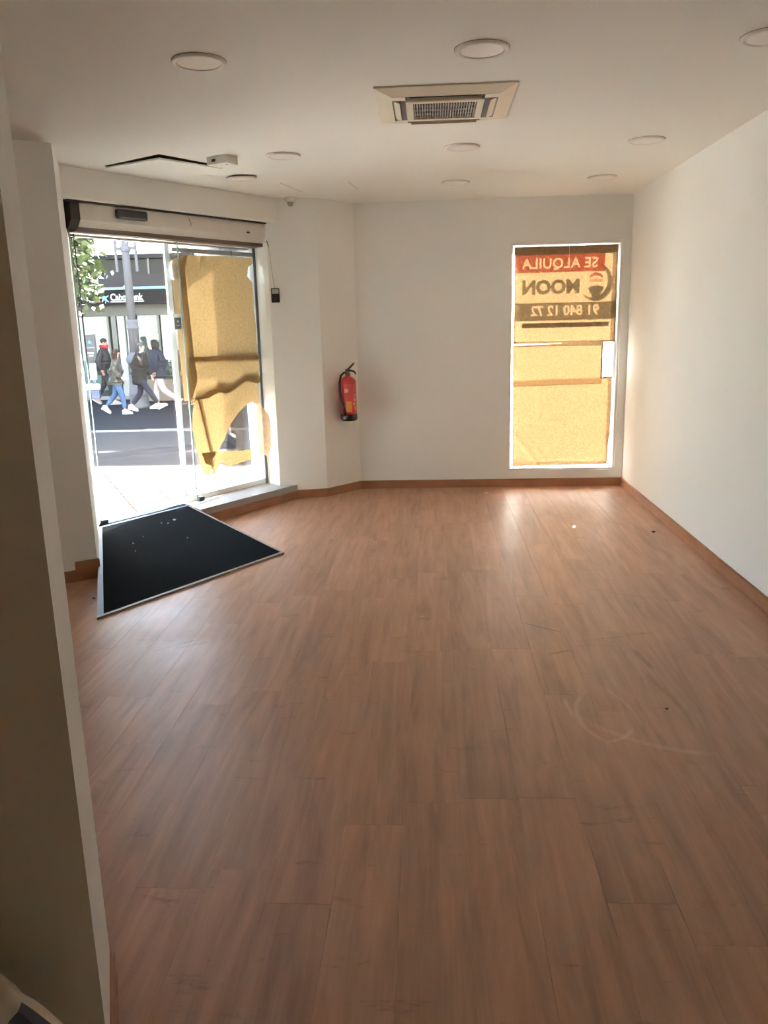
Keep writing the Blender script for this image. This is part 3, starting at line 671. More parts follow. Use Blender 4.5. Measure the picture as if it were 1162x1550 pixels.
# hairline cracks in the ceiling
for k, pts in enumerate((((-1.15, 6.55), (-1.09, 6.83), (-1.05, 7.0)), ((-.63, 6.6), (-.60, 6.85), (-.585, 7.0)))):
    b = MB(); b.tube([(x, y, ZC-.0002) for x, y in pts], .0016, 5)
    tag(b.build('ceiling_crack', mat('crack_grey', (.32, .29, .25), .8)), ['fine hairline crack in the ceiling beside the column', 'fine hairline crack in the ceiling in front of the end wall'][k], 'crack')

# ------------------------------------------------------------------ fire extinguisher
wd = (CB-CK).normalized(); wn = Vector((wd.y, -wd.x))
EXC = Vector((-0.775, 7.492))
ex = thing('fire_extinguisher', 'red fire extinguisher with black hose hung on the angled white wall', 'fire extinguisher', (EXC.x, EXC.y, .70))
ex.rotation_euler = (0, 0, math.atan2(-.636, .772))
M_RED = mat('extinguisher_red', (0.42, 0.018, 0.020), 0.28, var=0.04, coat=.3)
def exb(b, name, m, p=ex): o = b.build(name, m); o.parent = p; return o
b = MB(); b.lathe([(.070, .045), (.075, .05), (.075, .345), (.072, .368), (.060, .388), (.040, .402), (.024, .410), (.022, .425)], 32); cyl = exb(b, 'cylinder', M_RED)
b = MB(); b.lathe([(.058, 0), (.070, .004), (.0775, .018), (.0775, .062), (.0755, .064)], 32); exb(b, 'foot_cap', M_BLACK)
b = MB(); b.lathe([(.026, .424), (.026, .440), (.016, .444), (.016, .462)], 20); exb(b, 'valve', mat('brass_valve', (.22, .18, .13), .35, metal=.7))
MH = Matrix.Identity(4)
b = MB(); b.box(-.016, .016, -.015, .015, .455, .475)
b.tube([(0, .0, .468), (0, .03, .488), (0, .085, .525)], [.011, .010, .008], 8)
exb(b, 'lever', M_BLACK)
b = MB(); b.tube([(0, .0, .458), (0, .05, .458), (0, .085, .448), (0, .105, .425)], [.010, .010, .009, .007], 8); exb(b, 'handle', M_BLACK)
hp_ = [(0, -.015, .445), (0, -.05, .445), (0, -.09, .42), (0, -.108, .36), (0, -.108, .28), (0, -.095, .20), (.02, -.085, .12), (.025, -.083, .075)]
b = MB(); b.tube(hp_, [.010]*6+[.012, .013], 10); hs = exb(b, 'hose', M_BLACK)
b = MB(); b.tube([(.024, -.0835, .10), (.026, -.083, .055)], [.014, .017], 10); exb(b, 'nozzle', M_BLACK, hs)
def band(a0, a1, z0, z1, name, m, r=.0757):
    n = max(3, int((a1-a0)/8)); vs = []; fs = []
    for k in range(n+1):
        a = math.radians(a0+(a1-a0)*k/n)
        for z in (z0, z1): vs.append((r*math.cos(a), r*math.sin(a), z))
    for k in range(n): fs.append((2*k, 2*k+2, 2*k+3, 2*k+1))
    b = MB(); b.add(vs, fs, True); return exb(b, name, m)
M_LAB = mat('label_pale', (.55, .33, .30), .4); M_YEL = mat('label_amber', (.55, .26, .05), .4); M_LAB2 = mat('label_red', (.50, .05, .05), .35)
band(-70, 85, .115, .345, 'label_wrap', M_LAB2, .0755)
for a0, a1, z0, z1, m in ((-72, -45, .265, .30, M_LAB), (20, 50, .275, .30, M_LAB), (-5, 12, .185, .21, M_LAB), (25, 45, .19, .235, M_LAB),
                          (-62, -22, .085, .185, M_YEL), (-10, 5, .15, .172, M_LAB), (15, 40, .15, .17, M_LAB), (0, 40, .10, .14, M_YEL), (-5, 45, .245, .251, M_LAB), (-5, 45, .232, .236, M_LAB)):
    band(a0, a1, z0, z1, 'label_patch', m, .0762)
b = MB(); b.box(-.016, .010, -.02, .02, .30, .35, Matrix.Translation((-.074, 0, 0))); exb(b, 'wall_bracket', M_GREY)

# ------------------------------------------------------------------ window of the end wall
w1 = struct(bpy.data.objects.new('window_1', None), 'tall fixed window in the end wall, covered with kraft paper'); COL.objects.link(w1); w1.location = ((WX0+WX1)/2, YB+.05, WZ0)
M_FR = mat('white_window_frame', (0.82, 0.82, 0.80), 0.35, var=0.02)
fy0, fy1 = YB+.012, YB+.058; ft = .022
for nm, x0, x1, z0, z1 in (('frame_stile', WX0, WX0+ft, WZ0, WZ1), ('frame_stile', WX1-ft, WX1, WZ0, WZ1), ('frame_rail', WX0+ft, WX1-ft, WZ0, WZ0+ft), ('frame_rail', WX0+ft, WX1-ft, WZ1-ft, WZ1)):
    b = MB(); b.bbox(x0, x1, fy0, fy1, z0, z1, .003); b.build(nm, M_FR, w1)
b = MB(); b.box(WX0+ft, WX1-ft, YB+.036, YB+.042, WZ0+ft, WZ1-ft); b.build('pane', M_GLASS, w1)
# film strips added over bare glass edges: stand in for glare, stop sun streaks
gx0, gx1, gz0, gz1 = WX0+ft, WX1-ft, WZ0+ft, WZ1-ft
for x0, x1, z0, z1 in ((gx0, gx0+.035, gz0, gz1), (gx1-.06, gx1, gz0, gz1), (gx0+.035, gx1-.06, gz0, gz0+.065)):
    b = MB(); b.add([(x0, YB+.0345, z0), (x1, YB+.0345, z0), (x1, YB+.0345, z1), (x0, YB+.0345, z1)], [(0, 1, 2, 3)]); b.build('glare_strip', M_WHITEFILM, w1)
def wpap(off): return lambda a, c, d: Vector((a, YB+off-d, c))
GW = 'kraft paper sheets on the window'
px0, px1 = .768, 1.672
tag(sheet('kraft_sheet', [(px0, 2.225), (px1+.03, 2.225), (px1+.035, 1.362), (1.63, 1.362), (px0, 1.355)], wpap(.030), M_PAPER, seed=21, amp=.003, fr=3), 'top kraft paper sheet on the window, behind the rental sign', 'paper', GW)
tag(sheet('kraft_sheet', [(px0-.004, 1.345), (1.598, 1.370), (1.600, 1.037), (px0-.002, 1.022)], wpap(.0285), M_PAPER, seed=22, amp=.003, fr=3.5, creases=((.775, 1.12, .86, 1.06, .008), (.80, 1.29, .95, 1.22, .005))), 'narrow middle kraft paper sheet on the window', 'paper', GW)
tag(sheet('kraft_sheet', [(px0, .966), (1.602, .981), (1.602, 1.040), (px1+.02, 1.040), (px1+.022, .62), (px1+.004, .205), (px0, .195)], wpap(.031), M_PAPER, seed=23, amp=.0035, fr=3.4, step=.022, creases=((.775, .52, 1.03, .20, .012), (1.0, .37, 1.12, .20, .008), (1.69, .50, 1.57, .22, .012), (1.0, .62, 1.25, .62, .004), (1.02, .93, 1.02, .64, .004), (1.5, .70, 1.66, .73, .005))), 'large bottom kraft paper sheet with creased corners on the window', 'paper', GW)
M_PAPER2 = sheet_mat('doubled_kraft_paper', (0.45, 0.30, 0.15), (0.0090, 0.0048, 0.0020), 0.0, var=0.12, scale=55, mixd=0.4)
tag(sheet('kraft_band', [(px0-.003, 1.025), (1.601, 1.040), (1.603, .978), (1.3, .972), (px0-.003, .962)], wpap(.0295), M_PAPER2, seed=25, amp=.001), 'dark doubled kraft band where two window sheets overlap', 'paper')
M_PATCH = sheet_mat('glare_patch_film', (.8, .8, .8), (.22, .225, .225), 0.0, var=.02, scale=10, mixd=.4)  # film added in the glass gap: keeps it bright, stops a sun patch
tag(sheet('glare_patch', [(1.585, 1.375), (gx1, 1.375), (gx1, 1.028), (1.585, 1.028)], wpap(.0325), M_PATCH, seed=24, amp=.0005), 'white film added over the bright gap between the kraft sheets at the window side', 'film')

b = MB(); b.add([(gx0, YB+.0335, 1.335), (1.66, YB+.0335, 1.335), (1.66, YB+.0335, 1.385), (gx0, YB+.0335, 1.385)], [(0, 1, 2, 3)]); b.build('glare_strip', M_WHITEFILM, w1)  # added strip closes the sheet gap and keeps its bright line
# rental sign hung outside the glass (reads correctly from the street)
sg = thing('rental_sign', 'mirrored red, white and grey rental sign with phone number behind the window paper', 'sign', (1.22, YB+.075, 1.56))
SX0, SX1, SZ0, SZ1 = .790, 1.705, 1.585, 2.235
def film(name, tr, clear=.55): return sheet_mat(name, tr, tr, clear, var=.03, scale=20, mixd=.25)
F_BASE = film('sign_white', (.93, .93, .92), .88); F_RED = film('sign_red', (.42, .075, .075), .92); F_GREY = film('sign_grey', (.17, .19, .19), .92); F_DK = film('sign_dark', (.14, .17, .17), .92)
MS = Matrix(((-1, 0, 0, 0), (0, 0, 1, YB+.0655), (0, 1, 0, 0), (0, 0, 0, 1)))     # text x runs to -X, text up = Z, facing the street
b = MB(); y = YB+.066
b.add([(SX0, y, SZ0), (SX1, y, SZ0), (SX1, y, SZ1), (SX0, y, SZ1)], [(0, 1, 2, 3)]); b.build('sign_board', F_BASE, sg)
def T(x, z, dy=0.0): return Matrix.Translation((x, YB+.0655-dy, z)) @ Matrix(((-1, 0, 0, 0), (0, 0, -1, 0), (0, 1, 0, 0), (0, 0, 0, 1)))
xb0, xb1 = SX0, 1.60; xm = (xb0+xb1)/2
text_mesh('red_band', 'SE ALQUILA', .125, F_RED, T(xm, 2.095), sg, bold=.0025, xscale=.98, spacing=1.06, frame=(-(xb1-xb0)/2, (xb1-xb0)/2, -.075, .105))
text_mesh('lettering', 'MOON', .165, F_DK, T(1.115, 1.885), sg, bold=.008, xscale=1.0)
text_mesh('phone_band', '91 840 12 72', .125, F_GREY, T((SX0+SX1)/2, 1.675), sg, bold=.004, xscale=.94, frame=(-(SX1-SX0)/2, (SX1-SX0)/2, -.085, .075))
def flat(name, poly, m, dy, parent):
    b = MB(); b.add([(p[0], YB+.0655-dy, p[1]) for p in poly], [list(range(len(poly)))]); return b.build(name, m, parent)
bx, bz = 1.525, 1.925
def arc(cx, cz, rx, rz_, a0, a1, n=16): return [(cx+rx*math.cos(math.radians(a0+(a1-a0)*k/n)), cz+rz_*math.sin(math.radians(a0+(a1-a0)*k/n))) for k in range(n+1)]
flat('balloon_top', arc(bx, bz+.0, .072, .085, 35, 145)+arc(bx, bz+.0, .075, .055, 145, 35), F_RED, .0006, sg)
flat('balloon_bottom', arc(bx, bz-.055, .078, .022, 160, 20)+[(bx+.03, bz-.135), (bx-.03, bz-.135)], F_DK, .0006, sg)
text_mesh('emblem_lettering', 'RE/MAX', .036, F_RED, T(bx, bz+.012, .0006), sg, bold=.0006)
flat('crescent', arc(bx-.0, bz-.005, .150, .165, 62, -150, 30)+arc(bx-.030, bz+.015, .135, .150, -140, 55, 30), F_DK, .0009, sg)
b = MB(); b.box(SX1+.002, SX1+.045, YB+.068, YB+.082, 1.545, WZ1-.002); b.build('side_batten', mat('brown_batten', (.10, .06, .03), .6), sg)
b = MB(); b.box(.86, 1.655, YB+.068, YB+.080, 1.535, 1.570); b.build('bottom_batten', MATS['brown_batten'], sg)
b = MB(); b.tube([(1.26, YB+.02, 2.235), (1.262, YB+.018, 2.17), (1.262, YB+.019, 2.13)], .0012, 5)
tag(b.build('loose_thread', mat('white_thread', (.9, .88, .82), .6)), 'loose white thread hanging from the top of the window frame', 'thread')

# ------------------------------------------------------------------ bag beside the partition
bg = thing('sack', 'crumpled pale plastic sack with dark printed mark standing by the partition', 'bag', (-.845, 1.07, 0))
vs = []; fs = []; nu, nv = 40, 26
for j in range(nv+1):
    t = j/nv; z = .02+.49*t
    r = .215*(1-.10*t) if t < .66 else .215*(.934-1.75*(t-.66)**1.35)
    if j == 0: r = .13
    for k in range(nu):
        a = 2*math.pi*k/nu; q = Vector((math.cos(a)*1.5, math.sin(a)*1.5, z*5))
        d = 1+.16*noise.noise(q*1.3)+.10*abs(noise.noise(q*2.7))
        vs.append((r*1.05*d*math.cos(a), r*.82*d*math.sin(a), z+.02*noise.noise(q*1.1+Vector((3, 3, 3)))*(t > .1)))
for j in range(nv):
    for k in range(nu): k2 = (k+1) % nu; fs.append((j*nu+k, j*nu+k2, (j+1)*nu+k2, (j+1)*nu+k))
fs.append(list(range(nu))[::-1]); fs.append([nv*nu+k for k in range(nu)])
mn = min(v[2] for v in vs); vs = [(v[0], v[1], v[2]-mn) for v in vs]
b = MB(); b.add(vs, fs, True); bag = b.build('bag_body', mat('pale_plastic', (.52, .45, .34), .35, var=.08, scale=7)); bag.parent = bg
# printed mark lying on the bag surface
def bagpt(j, k, e=1.012): v = vs[int(j)*nu+int(k) % nu]; return (v[0]*e, v[1]*e, v[2]+.002)
ink = []; fi = []
def patch(cells):
    b = MB()
    for j, k in cells: b.add([bagpt(j, k), bagpt(j, k+1), bagpt(j+1, k+1), bagpt(j+1, k)], [(0, 1, 2, 3)], True)
    return b
o = patch([(j, k) for j in range(18, 25) for k in range(31, 42) if (j in (18, 19, 24) or k in (31, 32, 40, 41) or (j+k) % 9 == 3)]).build('printed_mark', mat('navy_print', (.02, .025, .05), .5)); o.parent = bg
b = MB(); rr = random.Random(8)
pts = []
for k in range(25):
    a = 2*math.pi*k/24; pts.append((.055*math.cos(a), .045*math.sin(a), .0))
b.tube([(p[0], p[1], max(v[2] for v in vs)-.012+.006*math.sin(3*k)) for k, p in enumerate(pts)], .007, 6); o = b.build('gathered_rim', MATS['pale_plastic']); o.parent = bg

# ------------------------------------------------------------------ crumbs on the floor and mat
def crumb(p, r, col, label, cat='debris', seed=1, group=None):
    b = MB(); b.ball((0, 0, r*.55), (r, r*.75, r*.55), 8, 6)
    b.v = [tuple(Vector(q)*(1+.25*noise.noise(Vector(q)*90+Vector((seed, 0, 0))))) for q in b.v]
    mz = min(q[2] for q in b.v); b.v = [(q[0], q[1], q[2]-mz) for q in b.v]
    o = b.build('debris_crumb', mat('crumb_%d' % int(sum(col)*1000), col, .8)); o.location = p; tag(o, label, cat, group); return o
crumb((1.65, 5.95, 0), .014, (.05, .035, .025), 'dark crumb on the floor next to the long skirting board', seed=2)
crumb((.955, 3.107, 0), .007, (.05, .03, .02), 'tiny dark crumb on the open laminate floor', seed=3)
crumb((.50, 7.42, 0), .012, (.75, .7, .6), 'pale scrap on the floor in front of the end wall', seed=4)
crumb((-.069, 4.174, 0), .006, (.75, .7, .62), 'tiny pale scrap on the middle of the laminate floor', seed=5)
crumb((-2.05, 4.50, 0), .010, (.07, .04, .03), 'small dark crumb on the floor at the pier corner', seed=6)
crumb((-.588, 1.718, 0), .004, (.6, .45, .2), 'tiny yellowish crumb on the floor near the partition end', seed=7)
for k, (s, o, r) in enumerate(((.62, -.10, .013), (.53, -.13, .007), (.50, -.09, .006), (.05, -.33, .007), (.40, -.50, .006), (-.04, -.47, .005), (.20, -.25, .004))):
    p = onramp(s, o, .0068)
    crumb(tuple(p), r, (.55, .52, .48), 'pale speck of litter on the black mat', seed=10+k, group='pale specks on the mat')

# ------------------------------------------------------------------ outside: pavement, road, far pavement
M_SLAB = mat('paving_bed', (.0075, .0050, .0045), 1.0, spec=0)
CURB = 8.22
e1 = Vector((-.49, .872)).normalized(); e2 = Vector((e1.y, -e1.x))
b = MB(); b.prism([(-14, 2.0), (-3.95, 2.0), (-3.95, 5.3), tuple(D2(.25, .345)), tuple(D2(2.05, .345)), (CB.x-.05, YO+.001), (16, YO+.001), (16, 9.4), (-.9, 9.4), (-1.1, CURB), (-4.4, CURB), (-6.3, 12.2), (-14, 12.2)], -.4, WALK-.0035)
walk = struct(b.build('pavement_near', M_SLAB), 'sunlit pavement outside the shop entrance')
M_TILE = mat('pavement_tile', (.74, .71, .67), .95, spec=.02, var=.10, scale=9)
# tile outline area (convex): between the door line and the kerb
TS = .335; org = D2(1.0, .36)
tm0 = None; cnt = 0
for i in range(-4, 26):
    for j in range(-10, 14):
        p = Vector((org.x, org.y))+e1*(i*TS)+e2*(j*TS)
        c = p+(e1+e2)*(TS/2)
        corners = [p, p+e1*TS, p+(e1+e2)*TS, p+e2*TS]
        g = .0095
        quad = [tuple(p+(e1+e2)*g), tuple(p+e1*(TS-g)+e2*g), tuple(p+(e1+e2)*(TS-g)), tuple(p+e2*(TS-g)+e1*g)]
        q2 = clip(quad, D2(0, .35), -NN) if True else quad
        q2 = clip(q2, Vector((0, CURB-.10)), Vector((0, 1))) if q2 else q2
        q2 = clip(q2, Vector((-4.55, 0)), Vector((-1, 0))) if q2 else q2
        q2 = clip(q2, Vector((CB.x-.1, YO+.001)), Vector((.72, -.69))) if q2 else q2
        if len(q2) < 3: continue
        n = len(q2); ar = abs(sum(q2[k][0]*q2[(k+1) % n][1]-q2[(k+1) % n][0]*q2[k][1] for k in range(n)))/2
        if ar < .002: continue
        cx = sum(a[0] for a in q2)/n; cy = sum(a[1] for a in q2)/n
        dz = .0012*noise.noise(Vector((i*3.1, j*2.7, 0)))
        full = (n == 4 and abs(ar-(TS-2*g)**2) < 1e-4)
        if full and tm0 is not None:
            o = bpy.data.objects.new('paving_tile', tm0); COL.objects.link(o); o.location = (cx, cy, dz); o.parent = walk
        else:
            b = MB(); b.prism(q2, WALK-.0035, WALK-.001); q3 = [(cx+(a[0]-cx)*.985, cy+(a[1]-cy)*.985) for a in q2]; b.prism(q3, WALK-.001, WALK)
            o = b.build('paving_tile', M_TILE, None, origin=(cx, cy, 0)); o.location = (cx, cy, dz); o.parent = walk
            if full: tm0 = o.data
        cnt += 1
# kerb stones
ks = .9
for k in range(6):
    x0 = -5.6+.9*k+1.0
    b = MB(); b.bbox(.004, ks-.004, -.10, .0, -.2, 0, .008); o = b.build('kerb_stone', mat('kerb_granite', (.50, .48, .46), .9, spec=.05, var=.12, scale=30)); o.location = (x0, CURB, WALK+.002); o.parent = walk
def strip(name, y0, y1, x0, x1, m, th=.3, n=1):
    b = MB(); z0, z1 = gz(y0+1e-6), gz(y1)
    vs = [(x0, y0, z0-th), (x1, y0, z0-th), (x1, y1, z1-th), (x0, y1, z1-th), (x0, y0, z0), (x1, y0, z0), (x1, y1, z1), (x0, y1, z1)]
    b.add(vs, [(3, 2, 1, 0), (4, 5, 6, 7), (0, 1, 5, 4), (1, 2, 6, 5), (2, 3, 7, 6), (3, 0, 4, 7)]); return b.build(name, m)
M_ASPH = mat('asphalt', (.030, .030, .032), .95, spec=.02, var=.22, scale=3.0, bump=.2, bscale=60)
struct(strip('road', CURB+.002, 13.3, -30, 22, M_ASPH), 'grey asphalt street between the shop and the bank')
b = MB(); 
for k in range(14):
    x0 = -14+1.6*k; b2 = MB()
gut = struct(strip('gutter', 13.302, 13.72, -30, 22, mat('gutter_concrete', (.10, .10, .10), .8, var=.15, scale=5)), 'pale concrete gutter along the far side of the street')
b = MB(); z = gz(13.5); b.box(-4.95, -3.4, 13.36, 13.62, z-.02, z+.016); o = b.build('drain_grate', mat('dark_iron', (.05, .048, .045), .6), gut)
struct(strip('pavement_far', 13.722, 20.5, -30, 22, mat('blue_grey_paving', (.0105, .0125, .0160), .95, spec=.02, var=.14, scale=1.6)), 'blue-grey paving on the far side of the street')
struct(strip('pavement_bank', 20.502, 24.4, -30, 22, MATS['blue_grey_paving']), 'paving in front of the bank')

# ------------------------------------------------------------------ the bank across the street
YF = 23.6; GZB = -.4495
def fx_(px_x): return px_x*23.6/23.0
def fz(z): return 1.584+(z-1.584)*23.6/23.0
bk = thing('bank_building', 'single-storey bank branch with black sign and large windows across the street', 'building', (-10, YF, GZB))
M_BDARK = mat('dark_cladding', (.012, .013, .015), .8, spec=.1, var=.2, scale=1.5)
M_BGREY = mat('grey_band', (.022, .021, .023), .8, spec=.1, var=.1)
M_BPALE = mat('pale_lintel', (.055, .057, .055), .8, spec=.1, var=.08)
M_BBLACK = mat('sign_black', (.003, .004, .0055), .8, spec=.08)
M_BLUE = mat('light_blue_line', (.04, .12, .22), .4)
M_BGLASS = glass_mat('shop_glass', (.62, .72, .72), gloss=1.0)
M_BCOL = mat('pale_pilaster', (.17, .185, .18), .5, var=.06)
M_BFR = mat('bronze_frame', (.030, .036, .036), .4, metal=.3)
def bp_(name, x0, x1, y0, y1, z0, z1, m, bev=None):
    b = MB(); b.box(x0, x1, y0, y1, z0, z1) if bev is None else b.bbox(x0, x1, y0, y1, z0, z1, bev); return b.build(name, m, bk)
BX0, BX1 = -18.0, -6.75
zs = dict(roof=fz(3.603), band=fz(3.05), band2=fz(2.70), sT=fz(2.645), sB=fz(2.25), lint=fz(1.945))
bp_('rear_volume', BX0, BX1, YF+3.2, YF+9, GZB, zs['roof'], M_BDARK)
bp_('roof_slab', BX0, BX1, YF-.15, YF+3.2, zs['roof']-.12, zs['roof'], M_BDARK)
# upper glazing in bays
xx = BX0
k = 0
while xx < BX1-.05:
    x1 = min(xx+1.42, BX1)
    pn = bp_('upper_pane', xx+.03, x1-.03, YF+.02, YF+.06, zs['band']+.02, zs['roof']-.14, mat('dark_upper_glass', (.010, .012, .013), .2, spec=.06))
    bp_('upper_mullion', x1-.03, x1+.03, YF-.02, YF+.07, zs['band'], zs['roof']-.12, M_BFR); xx = x1; k += 1
bp_('grey_canopy', BX0, BX1, YF-.35, YF+.25, zs['band2']+.02, zs['band'], M_BGREY)
bp_('blue_line', BX0, BX1, YF-.36, YF-.30, zs['sT']+.004, zs['band2']+.02, M_BLUE)
bp_('sign_fascia', BX0, BX1, YF-.34, YF+.2, zs['sB'], zs['sT'], M_BBLACK)
bp_('lintel', BX0, BX1, YF-.05, YF+.25, zs['lint'], zs['sB'], M_BPALE)
bp_('plinth', BX0, BX1, YF-.06, YF+.2, GZB-.05, GZB+.10, mat('plinth_grey', (.09, .095, .10), .6))
# pilasters and frames (x positions in metres)
for x0, x1, m, nm in ((fx_(-10.62), fx_(-10.42), M_BCOL, 'pilaster'), (fx_(-9.07), fx_(-8.93), M_BFR, 'dark_post'), (fx_(-8.89), fx_(-8.70), M_BCOL, 'pilaster'), (fx_(-7.63), fx_(-7.30), M_BCOL, 'pilaster'),
                      (fx_(-8.42), fx_(-8.36), M_BFR, 'door_frame'), (fx_(-7.74), fx_(-7.68), M_BFR, 'door_frame'), (fx_(-9.20), fx_(-9.14), M_BFR, 'window_frame'), (fx_(-10.40), fx_(-10.34), M_BFR, 'window_frame'),
                      (fx_(-12.3), fx_(-12.1), M_BCOL, 'pilaster'), (fx_(-14.2), fx_(-14.0), M_BCOL, 'pilaster'), (fx_(-16.2), fx_(-16.0), M_BCOL, 'pilaster')):
    bp_(nm, x0, x1, YF-.03, YF+.16, GZB+.10, zs['lint'], m)
for x0, x1 in ((fx_(-16.0), fx_(-14.2)), (fx_(-14.0), fx_(-12.3)), (fx_(-12.1), fx_(-10.62)), (fx_(-10.34), fx_(-9.2)), (fx_(-8.70), fx_(-8.42)), (fx_(-8.36), fx_(-7.74)), (fx_(-7.30), BX1)):
    bp_('shop_pane', x0, x1, YF+.05, YF+.065, GZB+.10, zs['lint'], M_BGLASS)
# interior of the branch
bp_('inner_wall', BX0, BX1, YF+3.0, YF+3.15, GZB, zs['lint']+.6, mat('branch_wall', (.5, .53, .52), .7, var=.1, scale=.8))
bp_('inner_floor', BX0, BX1, YF+.2, YF+3.0, GZB-.05, GZB+.05, mat('branch_floor', (.15, .13, .11), .5))
bp_('inner_ceiling', BX0, BX1, YF+.25, YF+3.0, zs['lint']+.3, zs['lint']+.4, MATS['branch_wall'])
bp_('inner_panel', fx_(-8.5), fx_(-8.10), YF+1.2, YF+1.35, GZB+.05, zs['lint']+.1, mat('dark_panel', (.05, .045, .042), .5))
bp_('orange_lightbox', fx_(-8.09), fx_(-7.74), YF+.35, YF+.42, fz(1.275), fz(1.425), mat('orange_light', (.8, .35, .05), .4, emit=(1, .36, .03), estr=.8))
bp_('inner_counter', fx_(-8.35), fx_(-8.05), YF+.6, YF+.9, GZB+.05, fz(.95), mat('tan_counter', (.42, .28, .18), .5))
bp_('white_screen', fx_(-7.70), fx_(-7.60), YF+.5, YF+.6, fz(.9), fz(1.6), M_BCOL)
# sign lettering and emblem
ys = YF-.342
def TB(x, z, d=0.0): return Matrix.Translation((x, ys-d, z)) @ Matrix.Rotation(math.radians(90), 4, 'X')
M_LET = mat('white_letters', (.22, .22, .22), .4, emit=(1, 1, 1), estr=.05)
zl = fz(2.44)
lx0, lx1 = fx_(-8.90), fx_(-7.97)
lt = text_mesh('sign_lettering', 'CaixaBank', .27, M_LET, TB(lx0, zl, .012), bk, bold=.006, xscale=1.0, align='LEFT', depth=.012)
wtx = max(v.co.x for v in lt.data.vertices)-min(v.co.x for v in lt.data.vertices); mnx = min(v.co.x for v in lt.data.vertices)
for v in lt.data.vertices: v.co.x = mnx+(v.co.x-mnx)*((lx1-lx0)/wtx)
bp_('sign_underline', lx0, lx1+.02, ys-.014, ys, fz(2.315), fz(2.338), M_LET)
def emblem(cx, cz, s, y, parent, tri=True):
    ang = [100, 168, 232, 318, 28]; ln = [1.0, .95, .9, 1.2, 1.05]; pts = []
    for k in range(5):
        a = math.radians(ang[k]); pts.append((cx+s*ln[k]*math.cos(a), y, cz+s*ln[k]*math.sin(a)))
        a2 = (ang[k]+((ang[(k+1) % 5]-ang[k]) % 360)/2); a2 = math.radians(a2); pts.append((cx+s*.30*math.cos(a2), y, cz+s*.30*math.sin(a2)))
    b = MB(); n = len(pts); b.add([(cx, y, cz)]+pts+[(cx, y+.012, cz)]+[(p[0], y+.012, p[2]) for p in pts], [(0, 1+k, 1+(k+1) % n) for k in range(n)]+[(1+k, n+2+k, n+2+(k+1) % n, 1+(k+1) % n) for k in range(n)])
    e = b.build('star_emblem', mat('emblem_blue', (.03, .2, .36), .4, emit=(.05, .45, .85), estr=.12), parent)
    for dx, dz, col, nm in ((-.95, -.55, (.75, .05, .06), 'red_dot'), (-.85, .10, (.75, .45, .05), 'yellow_dot')):
        if not tri: continue
        b = MB(); b.ball((cx+dx*s, y+.004, cz+dz*s), (.20*s, .01, .20*s), 10, 8); b.build(nm, mat('emblem_'+nm, col, .4), e)
    return e
emblem(fx_(-9.07), zl-.01, .16, ys-.014, bk)
# poster in the left window
pz0, pz1 = fz(.68), fz(1.45); pq0, pq1 = fx_(-9.93), fx_(-9.61)
po = bp_('window_poster', pq0, pq1, YF+.02, YF+.035, pz0, pz1, mat('poster_dark', (.016, .018, .022), .5))
emblem((pq0+pq1)/2, pz1-.22, .085, YF+.006, bk, False)
pm_ = text_mesh('poster_lettering', 'CaixaBank', .062, mat('poster_white', (.3, .31, .32), .5), Matrix.Translation(((pq0+pq1)/2, YF+.018, pz1-.37)) @ Matrix.Rotation(math.radians(90), 4, 'X'), bk)
for z, w in ((pz1-.53, .20), (pz1-.60, .15)):
    n = 5
    for k in range(n):
        x0 = (pq0+pq1)/2-w/2+w*k/n; bp_('poster_stroke', x0, x0+w/n*.8, YF+.014, YF+.019, z-.022, z+.022, MATS['poster_white'])
bp_('notice_sheet', pq0+.08, pq1-.05, YF+.02, YF+.03, fz(.18), fz(.64), mat('notice_white', (.3, .31, .3), .6))
# white globe camera under the canopy
b = MB(); b.ball((fx_(-8.46), YF-.30, zs['band2']-.02+.05), .06, 12, 8); b.build('dome_camera', mat('dome_white', (.8, .8, .8), .3), bk)

# planters in front of the bank
def planter(x0, x1, y0, y1, h, hh, label, seed):
    z0 = GZB; t = thing('planter', label, 'planter', ((x0+x1)/2, (y0+y1)/2, z0)); r = random.Random(seed)
    b = MB(); b.bbox(x0, x1, y0, y1, z0, z0+h, .02); b.build('trough', mat('tan_trough', (.075, .06, .042), .7, var=.15), t)
    b = MB()
    for k in range(420):
        p = Vector((r.uniform(x0, x1), r.uniform(y0, y1), z0+h+r.uniform(0, hh)*(.6+.4*r.random()))); a = Vector((r.gauss(0, 1), r.gauss(0, 1), r.gauss(0, .8))).normalized(); c = a.orthogonal().normalized()
        l = r.uniform(.05, .10); b.add([p-a*l, p+c*l*.35, p+a*l, p-c*l*.35], [(0, 1, 2, 3)])
    o = b.build('foliage', mat('hedge_leaf', (.014, .030, .010), .55, var=.4, scale=9), t); o['kind'] = 'stuff'; return t
planter(-8.35, -7.35, 22.75, 23.1, .62, .55, 'brown planter trough with dark hedge below the orange light box', 1)
planter(-7.30, -6.4, 22.75, 23.1, .62, .60, 'brown planter trough with dark hedge beside the pale pilaster', 2)

